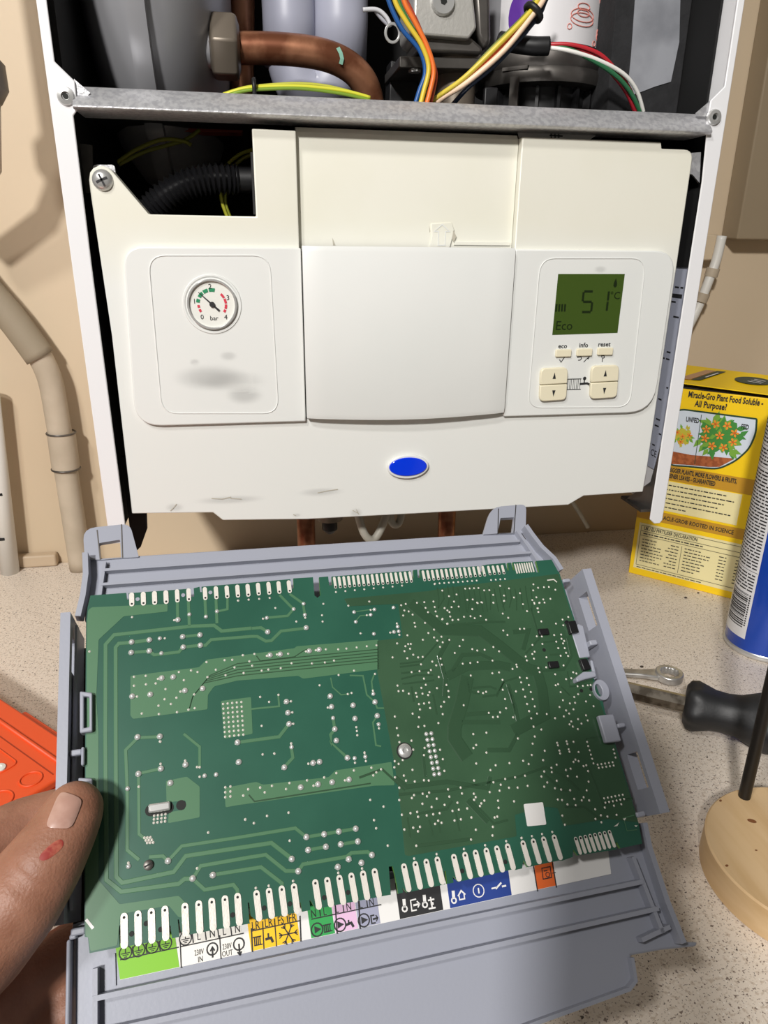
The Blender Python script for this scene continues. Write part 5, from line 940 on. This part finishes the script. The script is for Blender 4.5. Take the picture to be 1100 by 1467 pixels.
bm = nb(); bm.faces.new([bm.verts.new(lq(.80+math.cos(t)*.16, .55+math.sin(t)*.2)) for t in [2*math.pi*k/28 for k in range(28)]]); flat(bm, [lq(.30, .18), lq(.38, .22), lq(.52, .86), lq(.44, .84)]); obj('lid_print', bm, M_olive, lid)
bm = nb(); flat(bm, [lq(.18, .18), lq(.29, .18), lq(.43, .84), lq(.34, .82)]); obj('lid_print', bm, M_tan, lid)
bm = nb(); ux_ = (lq(1, .5)-lq(0, .5)).normalized(); uy_ = (lq(.5, 1)-lq(.5, 0)).normalized(); 
for k in range(3): ribbon(bm, [lq(.76+k*.02, .48+k*.07)+EZ*.0003, lq(.88+k*.01, .44+k*.07)+EZ*.0003], .0024, EZ)
ribbon(bm, [lq(.40, .40)+EZ*.0003, lq(.47, .72)+EZ*.0003], .002, EZ); obj('lid_print', bm, M_lblw, lid)
def band(pts, m, o=.0003, name='print'): return obj(name, flat(nb(), [bq(x, z, o) for x, z in pts]), m, g)
x1_, zA = bxz(1020, 672); _, zB = bxz(1020, 712); 
z_b1, z_b2 = bxz(1055, 683)[1], bxz(1057, 706)[1]                     # gold band with the flowers line
band([(0, z_b1), (126, z_b1), (126, z_b2), (0, z_b2)], M_amber)
z_p2 = bxz(1052, 752)[1]; band([(6, z_b2-1), (98, z_b2-1), (98, z_p2), (6, z_p2)], M_pale, .0003)
z_r1, z_r2 = bxz(1050, 755)[1], bxz(1048, 770)[1]; band([(0, z_r1), (126, z_r1), (126, z_r2), (0, z_r2)], M_amber)
dx0, dz0 = bxz(908, 817); dx1, dz1 = bxz(1040, 776); dz0 = 8
band([(4.5, dz0), (121, dz0), (121, z_r2-5), (4.5, z_r2-5)], M_pale)
# flower picture
cx_, cz_ = bxz(1008, 595)
pic = [bxz(*p) for p in ((1084, 600), (1083, 620), (1073, 643), (1054, 660), (1031, 671), (1016, 671), (985, 668))]
xl_ = 14; zt4 = pic[0][1]; 
pts = [(20, zt4-4), (30, zt4), (pic[0][0], zt4+0)]+pic[1:]+[(26, pic[-1][1]-2), (16, pic[-1][1]+10), (14, pic[-1][1]+26)]
pts = [(p.x, p.y) for p in fillet([V((x, z, 0)) for x, z in pts], [3, 3, 1]+[6]*(len(pts)-3), 4)]
sub = obj('picture', flat(nb(), [bq(x, z, .0004) for x, z in pts]), mat('picture_sky', (212, 222, 234), .5), g)
M_frame = mat('picture_frame', (34, 66, 44), .5); M_soil = mat('picture_soil', (150, 78, 40), .5, var=(200, (176, 98, 54), .45, .55)); M_leaf = mat('picture_leaf', (66, 140, 60), .5); M_leaf2 = mat('picture_leaf_light', (120, 170, 60), .5); M_fl = mat('picture_flower', (240, 150, 50), .5); M_fl2 = mat('picture_flower_centre', (210, 96, 30), .5); M_leafy = mat('picture_leaf_yellow', (196, 186, 60), .5)
obj('picture_frame', ribbon(nb(), [bq(x, z, .0007) for x, z in pts], .0016, bn, True), M_frame, sub)
zs0, zs1 = bxz(970, 647)[1], bxz(1052, 660)[1]; so = [p for p in pts[3:]]
soil = [(15, zs0), (45, zs0-1), (pic[3][0]-1, pic[3][1]+2.2)]+[(x-.6, z+1.5) for x, z in pic[4:]]+[(26, pic[-1][1]-.6), (18, pic[-1][1]+10)]
obj('picture_soil', flat(nb(), [bq(x, z, .00055) for x, z in soil]), M_soil, sub)
dv0, dv1 = bxz(1005, 594), bxz(995, 665); bm = ribbon(nb(), [bq(*dv0, .0007), bq(*dv1, .0007)], .0006, bn); obj('divider', bm, M_frame, sub)
def plant(cx, cz, R, nleaf, nfl, ml, rr):
    l1, l2, f1, f2 = nb(), nb(), nb(), nb(); rg = random.Random(rr)
    flat(l1, [bq(cx+math.cos(t)*R*(.80+.12*math.cos(7*t)), cz+math.sin(t)*R*(.72+.12*math.cos(7*t)), .00052) for t in [2*math.pi*k/36 for k in range(36)]])
    for k in range(nleaf):
        a = rg.uniform(0, 2*math.pi); q = rg.uniform(.15, 1)**.6*R; x, z = cx+math.cos(a)*q, cz+math.sin(a)*q*.9; L_ = rg.uniform(.32, .48)*R; b = a+rg.uniform(-.5, .5); d = (math.cos(b), math.sin(b)); n_ = (-d[1]*.3, d[0]*.3)
        flat(l1 if k % 2 else l2, [bq(x-d[0]*L_*.5, z-d[1]*L_*.5, .0006+k*.000004), bq(x+n_[0]*L_, z+n_[1]*L_, .0006+k*.000004), bq(x+d[0]*L_*.7, z+d[1]*L_*.7, .0006+k*.000004), bq(x-n_[0]*L_, z-n_[1]*L_, .0006+k*.000004)])
    for k in range(nfl):
        a = 2*math.pi*k/max(1, nfl-1)+.4; q = 0 if k == nfl-1 else .62*R; x, z = cx+math.cos(a)*q, cz+math.sin(a)*q*.85; r = .135*R if nfl > 4 else .2*R
        for j in range(5):
            b = 2*math.pi*j/5+k; flat(f1, [bq(x, z, .001), bq(x+math.cos(b-.4)*r, z+math.sin(b-.4)*r, .001), bq(x+math.cos(b)*r*1.5, z+math.sin(b)*r*1.5, .001), bq(x+math.cos(b+.4)*r, z+math.sin(b+.4)*r, .001)])
        flat(f2, [bq(x+math.cos(t)*r*.4, z+math.sin(t)*r*.4, .0012) for t in [2*math.pi*j/8 for j in range(8)]])
    for n_, b_, m_ in (('picture_leaves', l1, ml[0]), ('picture_leaves', l2, ml[1]), ('picture_flowers', f1, M_fl), ('picture_flowers', f2, M_fl2)): obj(n_, b_, m_, sub)
x, z = bxz(1031, 624); plant(x, z, 22.5, 46, 9, (M_leaf, M_leaf2), 3)
x, z = bxz(978, 625); plant(x, z, 11, 18, 4, (M_leafy, M_leaf2), 5)
bm = nb()
def bt(px, py, s, size, sq=.62, al='CENTER', bold=.0002): text(bm, s, size, bpx(px, py, .0009), bx, EZ, al, sq, bold)
xx, zz = bxz(1036, 568); xl2, _ = bxz(979, 562); text(bm, 'Miracle-Gro Plant Food Soluble -', .0084, bq(100.5, bxz(1090, 577)[1], .0009), bx, EZ, 'RIGHT', .60, .00022)
bt(1018, 581, 'All Purpose?', .0086, .68, bold=.00022); bt(992, 602, 'UNFED', .0068, .58); bt(1067, 612, 'FED', .0068, .6)
text(bm, 'BIGGER PLANTS, MORE FLOWERS & FRUITS,', .0066, bq(91, z_b1-4.6, .0009), bx, EZ, 'RIGHT', .50, .0002); text(bm, 'GREENER LEAVES - GUARANTEED', .0066, bq(72, z_b1-11, .0009), bx, EZ, 'RIGHT', .50, .0002)
text(bm, 'MIRACLE-GRO® ROOTED IN SCIENCE', .0062, bq(97, (z_r1+z_r2)/2, .0009), bx, EZ, 'RIGHT', .72, .0001)
text(bm, 'UK / EU FERTILISER DECLARATION', .0052, bq(10, z_r2-10.5, .0009), bx, EZ, 'LEFT', .68, .0001)
rg = random.Random(11)
def small(x0, x1, z, h=.9, ws=(1.5, 5)):
    x = x0
    while x < x1-1:
        w_ = min(rg.uniform(*ws), x1-x); flat(bm, [bq(x, z, .0009), bq(x+w_, z, .0009), bq(x+w_, z+h, .0009), bq(x, z+h, .0009)]); x += w_+.9
hp = (z_b2-z_p2)
for k in range(6): small(10, (84, 92, 84, 78, 92, 50)[k], z_b2-hp*(.13+k*.145)-1.2, 1.0)
zq = z_r2-17
small(10, 72, zq, 1.1)
for k in range(8):
    z = zq-6.5-k*3.6
    if z < 12: break
    small(10, rg.uniform(24, 34), z); small(46-rg.uniform(4, 12), 48, z); small(54, rg.uniform(66, 80), z); small(88, 95, z); small(104, 116, z)
for (a, b) in (((7, z_r2-7.5), (119, z_r2-7.5)), ((7, zq-2), (119, zq-2)), ((7, zq+3.2), (119, zq+3.2)), ((51, zq-4), (51, 14)), ((7, 12.6), (119, 12.6)), ((7, z_r2-7.5), (7, 12.6)), ((119, z_r2-7.5), (119, 12.6))): ribbon(bm, [bq(*a, .0009), bq(*b, .0009)], .0004, bn)
small(8, 76, 9.6, .8)
obj('carton_lettering', bm, M_ink, g)

# ------------------------------------------------------------------ blue aerosol can
cc = V((.4430, -.0065, 0)); cr = .0325
g = root('aerosol_can', cc, 'blue aerosol can with a white text panel and barcode, at the right edge', 'can')
M_can = mat('can_blue', (18, 70, 178), .25, .2, coat=.4); M_canw = mat('can_white', (228, 228, 230), .4)
obj('can_body', lathe(nb(), [(cr-.003, .001), (cr-.0005, .0045), (cr, .006), (cr, .222), (cr-.004, .232), (cr-.012, .24)], cc, EZ, 56), M_can, g, smooth=30)
obj('base_rim', lathe(nb(), [(cr-.004, 0), (cr-.0002, .0002), (cr+.0009, .0015), (cr+.0009, .0042), (cr, .0055)], cc, EZ, 56), M_steel, g, smooth=50)
fa = math.atan2(CAM.y-cc.y, CAM.x-cc.x)                                # bearing of the viewer
def cq(deg, z, r=.0003): a = fa-math.radians(deg); return cc+V((math.cos(a)*(cr+r), math.sin(a)*(cr+r), z))      # degrees to the viewer's left
def cpatch(bm, d0, d1, z0, z1, r=.0003, n=10):
    v0 = [bm.verts.new(cq(d0+(d1-d0)*i/n, z0, r)) for i in range(n+1)]; v1 = [bm.verts.new(cq(d0+(d1-d0)*i/n, z1, r)) for i in range(n+1)]
    for i in range(n): bm.faces.new((v0[i], v0[i+1], v1[i+1], v1[i]))
wp = obj('text_panel', (lambda b: (cpatch(b, 26, 125, .016, .218, n=16), b)[1])(nb()), M_canw, g, smooth=True)
bm = nb(); z = .212; rg = random.Random(4)
while z > .062:
    d = 30; hgt = .0012
    if rg.random() < .07: cpatch(bm, 27, 110, z-.001, z-.0006, .0005, 12); z -= .0035; continue
    while d < 112:
        w_ = rg.uniform(4, 14); cpatch(bm, d, min(d+w_, 114), z-hgt, z, .0005, 3); d += w_+2
    z -= .0029
z = .058
while z > .026:
    hgt = rg.choice((.0005, .0009, .0014)); cpatch(bm, 34, 74, z-hgt, z, .0005, 6); z -= hgt+rg.choice((.0005, .0008, .0012))
for k in range(14): cpatch(bm, 30, 32.5, .028+k*.0022, .0294+k*.0022, .0005, 1)
obj('panel_print', bm, M_ink, wp)
bm = nb(); cpatch(bm, -14, -2, .062, .074, .0004, 4); o_ = obj('print_box', bm, M_ink, g); bm = nb(); cpatch(bm, -14, 2, .0605, .0615, .0005, 4); obj('print_box', bm, M_canw, g)
obj('cap', lathe(nb(), [(.0225, .236), (.0225, .262), (.018, .268), (0, .268)], cc, EZ, 32), M_canw, g, smooth=30)

# ------------------------------------------------------------------ spanner and screwdriver
rc = wz(958, 969, .005); sh = wz(880, 964, .005); sd = (sh-rc).normalized(); sn = V((-sd.y, sd.x, 0))
M_sp = mat('worn_chrome', (196, 194, 190), .32, .7, var=(60, (170, 166, 162), .45, .6))
g = root('spanner', rc, 'small chrome ring spanner lying behind the screwdriver', 'spanner')
def gear(r, n, dp): return [rc+EZ*.0045+V((math.cos(t), math.sin(t), 0))*(r+dp*math.cos(12*t)) for t in [2*math.pi*k/n for k in range(n)]]
obj('ring_end', ringprism(nb(), gear(.0112, 48, 0), gear(.0066, 48, .0005), V((0, 0, -.0065))), M_sp, g, bevel=.0012)
pts = [rc+sd*.0095+sn*.0065, rc+sd*.024+sn*.0042, rc+sd*.13+sn*.0048, rc+sd*.13-sn*.0048, rc+sd*.024-sn*.0042, rc+sd*.0095-sn*.0065]
obj('shank', prism(nb(), [p+EZ*.003 for p in pts], V((0, 0, -.0045))), M_sp, g, bevel=.0012)
hd = rc+sd*.142; obj('open_jaw', prism(nb(), [hd+sd*(x*.001)+sn*(y*.001)+EZ*.003 for x, y in ((-14, -5), (-6, -11), (6, -11), (10, -6), (-1, -5), (-4, 0), (-1, 5), (10, 6), (6, 11), (-6, 11), (-14, 5))], V((0, 0, -.0055))), M_sp, g, bevel=.0008)
hz = .0215
p0, p1 = wz(982, 1008, hz), wz(1100, 1036, hz); dd = (p1-p0).normalized()
g = root('screwdriver', V((p0.x, p0.y, 0)), 'screwdriver with a black and green handle lying right of the housing', 'screwdriver')
M_rub = mat('black_rubber', (30, 31, 33), .5, bump=(500, .1)); M_sgr = mat('green_handle', (28, 138, 104), .35)
prof = [(r__, h__*.86) for r__, h__ in [(.006, -.001), (.013, -.0008), (.0168, .0025), (.0178, .008), (.0170, .014), (.0148, .022), (.0142, .032), (.0152, .042), (.0186, .052), (.0208, .060), (.0212, .066), (.0205, .070)]]
def hexlathe(prof, blend):
    bm = nb(); u = V((-dd.y, dd.x, 0)); v = dd.cross(u); rings = []
    for r, hh in prof:
        k_ = blend(hh); row = []
        for k in range(48):
            t = 2*math.pi*k/48; m = 1+k_*.07*math.cos(6*t); row.append(bm.verts.new(p0+dd*hh+(u*math.cos(t)+v*math.sin(t))*r*m))
        rings.append(row)
    for A_, B_ in zip(rings, rings[1:]):
        for k in range(48): bm.faces.new((A_[k], A_[(k+1) % 48], B_[(k+1) % 48], B_[k]))
    bm.faces.new(rings[0][::-1]); bm.faces.new(rings[-1]); return bm
obj('grip', hexlathe(prof, lambda q: .9 if q < .012 else (.2 if q < .05 else .5)), M_rub, g, smooth=50)
obj('handle', hexlathe([(.0203, .0595), (.0208, .068), (.0205, .10), (.017, .115), (.0165, .122), (.0175, .128), (.014, .134)], lambda q: .8), M_rub, g, smooth=50)
for k in range(3):
    t = -.3+k*1.05; u = V((-dd.y, dd.x, 0)); v = dd.cross(u); 
    if v.z < 0: v = -v
    nn = (u*-math.sin(t-.6)+v*math.cos(t-.6)).normalized(); s_ = dd.cross(nn)
    bm = prism(nb(), fillet([p0+dd*a+s_*b+nn*.0217 for a, b in ((.056, -.0058), (.108, -.0058), (.108, .0058), (.056, .0058))], .003, 4), nn*-.004); obj('green_inlay', bm, M_sgr, g, bevel=.0006)
q0 = p0-dd*.15; bm = tube(nb(), [p0+dd*.002, q0], .0066, 6); obj('shaft', bm, mat('worn_blade_steel', (150, 142, 130), .3, 1, var=(120, (104, 96, 86), .42, .6)), g)
obj('tip', lathe(nb(), [(.0066, 0), (.005, -.006), (.0018, -.018), (.0008, -.02)], q0, dd, 12), M_dsteel, g, smooth=30)

# ------------------------------------------------------------------ wooden stand with a black rod
dc = V((.2928, -.2445, 0)); g = root('wooden_stand', dc, 'round pale wooden base holding an upright black rod, at the right edge', 'stand')
M_wood = mat('pale_pine', (208, 178, 136), .5, var=(6, (196, 163, 118), .4, .65)); nt = M_wood.node_tree
mp = nt.nodes.new('ShaderNodeMapping'); mp.inputs['Scale'].default_value = (14, 1.6, 14); mp.inputs['Rotation'].default_value = (0, 0, .55); nz = [n for n in nt.nodes if n.type == 'TEX_NOISE'][0]; tcn = [n for n in nt.nodes if n.type == 'TEX_COORD'][0]
nt.links.new(tcn.outputs['Object'], mp.inputs[0]); nt.links.new(mp.outputs[0], nz.inputs['Vector'])
base = obj('base', lathe(nb(), [(.0535, 0), (.0548, .001), (.0545, .0192), (.0535, .0202)], dc, EZ, 80), M_wood, g, smooth=30)
M_knot = mat('wood_knot', (122, 76, 42), .6)
for px, py, a, b, an in ((1077, 1176, .0026, .0016, -.5), (1041, 1240, .0011, .0007, .3), (1032, 1147, .0012, .0007, .6), (1083, 1218, .0008, .0005, 0)):
    c = wz(px, py, .0203); bm = nb(); bm.faces.new([bm.verts.new(c+V((math.cos(t)*a*math.cos(an)-math.sin(t)*b*math.sin(an), math.cos(t)*a*math.sin(an)+math.sin(t)*b*math.cos(an), 0))) for t in [2*math.pi*k/14 for k in range(14)]]); obj('knot', bm, M_knot, base)
rb = wz(1066, 1141, .0202); bm = tube(nb(), [rb-EZ*.01, rb+EZ*.155], .0036, 16); obj('rod', bm, mat('black_rod', (18, 16, 15), .4), g, smooth=40)
for n_, (px, py, r) in enumerate(((919, 956, .0012), (1000, 850, .0010), (982, 857, .0012))):
    c = wz(px, py, 0); bm = nb(); bmesh.ops.create_icosphere(bm, subdivisions=2, radius=r, matrix=Matrix.Translation(c+EZ*r*.6) @ Matrix.Diagonal((1.4, 1, .7, 1)))
    o = obj('crumb', bm, mat('dark_crumb', (60, 50, 42), .9), origin=c); tag(o, ('dark crumb on the worktop above the spanner', 'dark crumb on the worktop just below the yellow carton', 'small crumb left of the one below the carton')[n_], 'crumb')
# ------------------------------------------------------------------ the phone that takes the photograph, behind the lens (only its shadow and reflection reach the scene)
fw = V((RC[0][2], RC[1][2], RC[2][2])); rt_ = V((RC[0][0], RC[1][0], RC[2][0])); dn = V((RC[0][1], RC[1][1], RC[2][1]))
pc = CAM-fw*.010+rt_*.016+dn*.060
g = root('phone', pc, 'black phone held upright behind the viewpoint, shading the lower right', 'phone')
obj('case', prism(nb(), fillet([pc+rt_*x+dn*y for x, y in ((-.040, -.077), (.040, -.077), (.040, .077), (-.040, .077))], .010, 5), -fw*.008), M_dark, g, bevel=.002)
obj('screen', prism(nb(), fillet([pc-fw*.0082+rt_*x+dn*y for x, y in ((-.034, -.072), (.034, -.072), (.034, .072), (-.034, .072))], .008, 5), -fw*.0004), M_lcd2, g)

for o in bpy.data.objects:                     # lettering too small to pick apart stroke by stroke
    if o.name.split('.')[0] in ('label_print', 'carton_lettering', 'small_print', 'panel_print', 'lettering', 'dial_lettering'): o['kind'] = 'stuff'
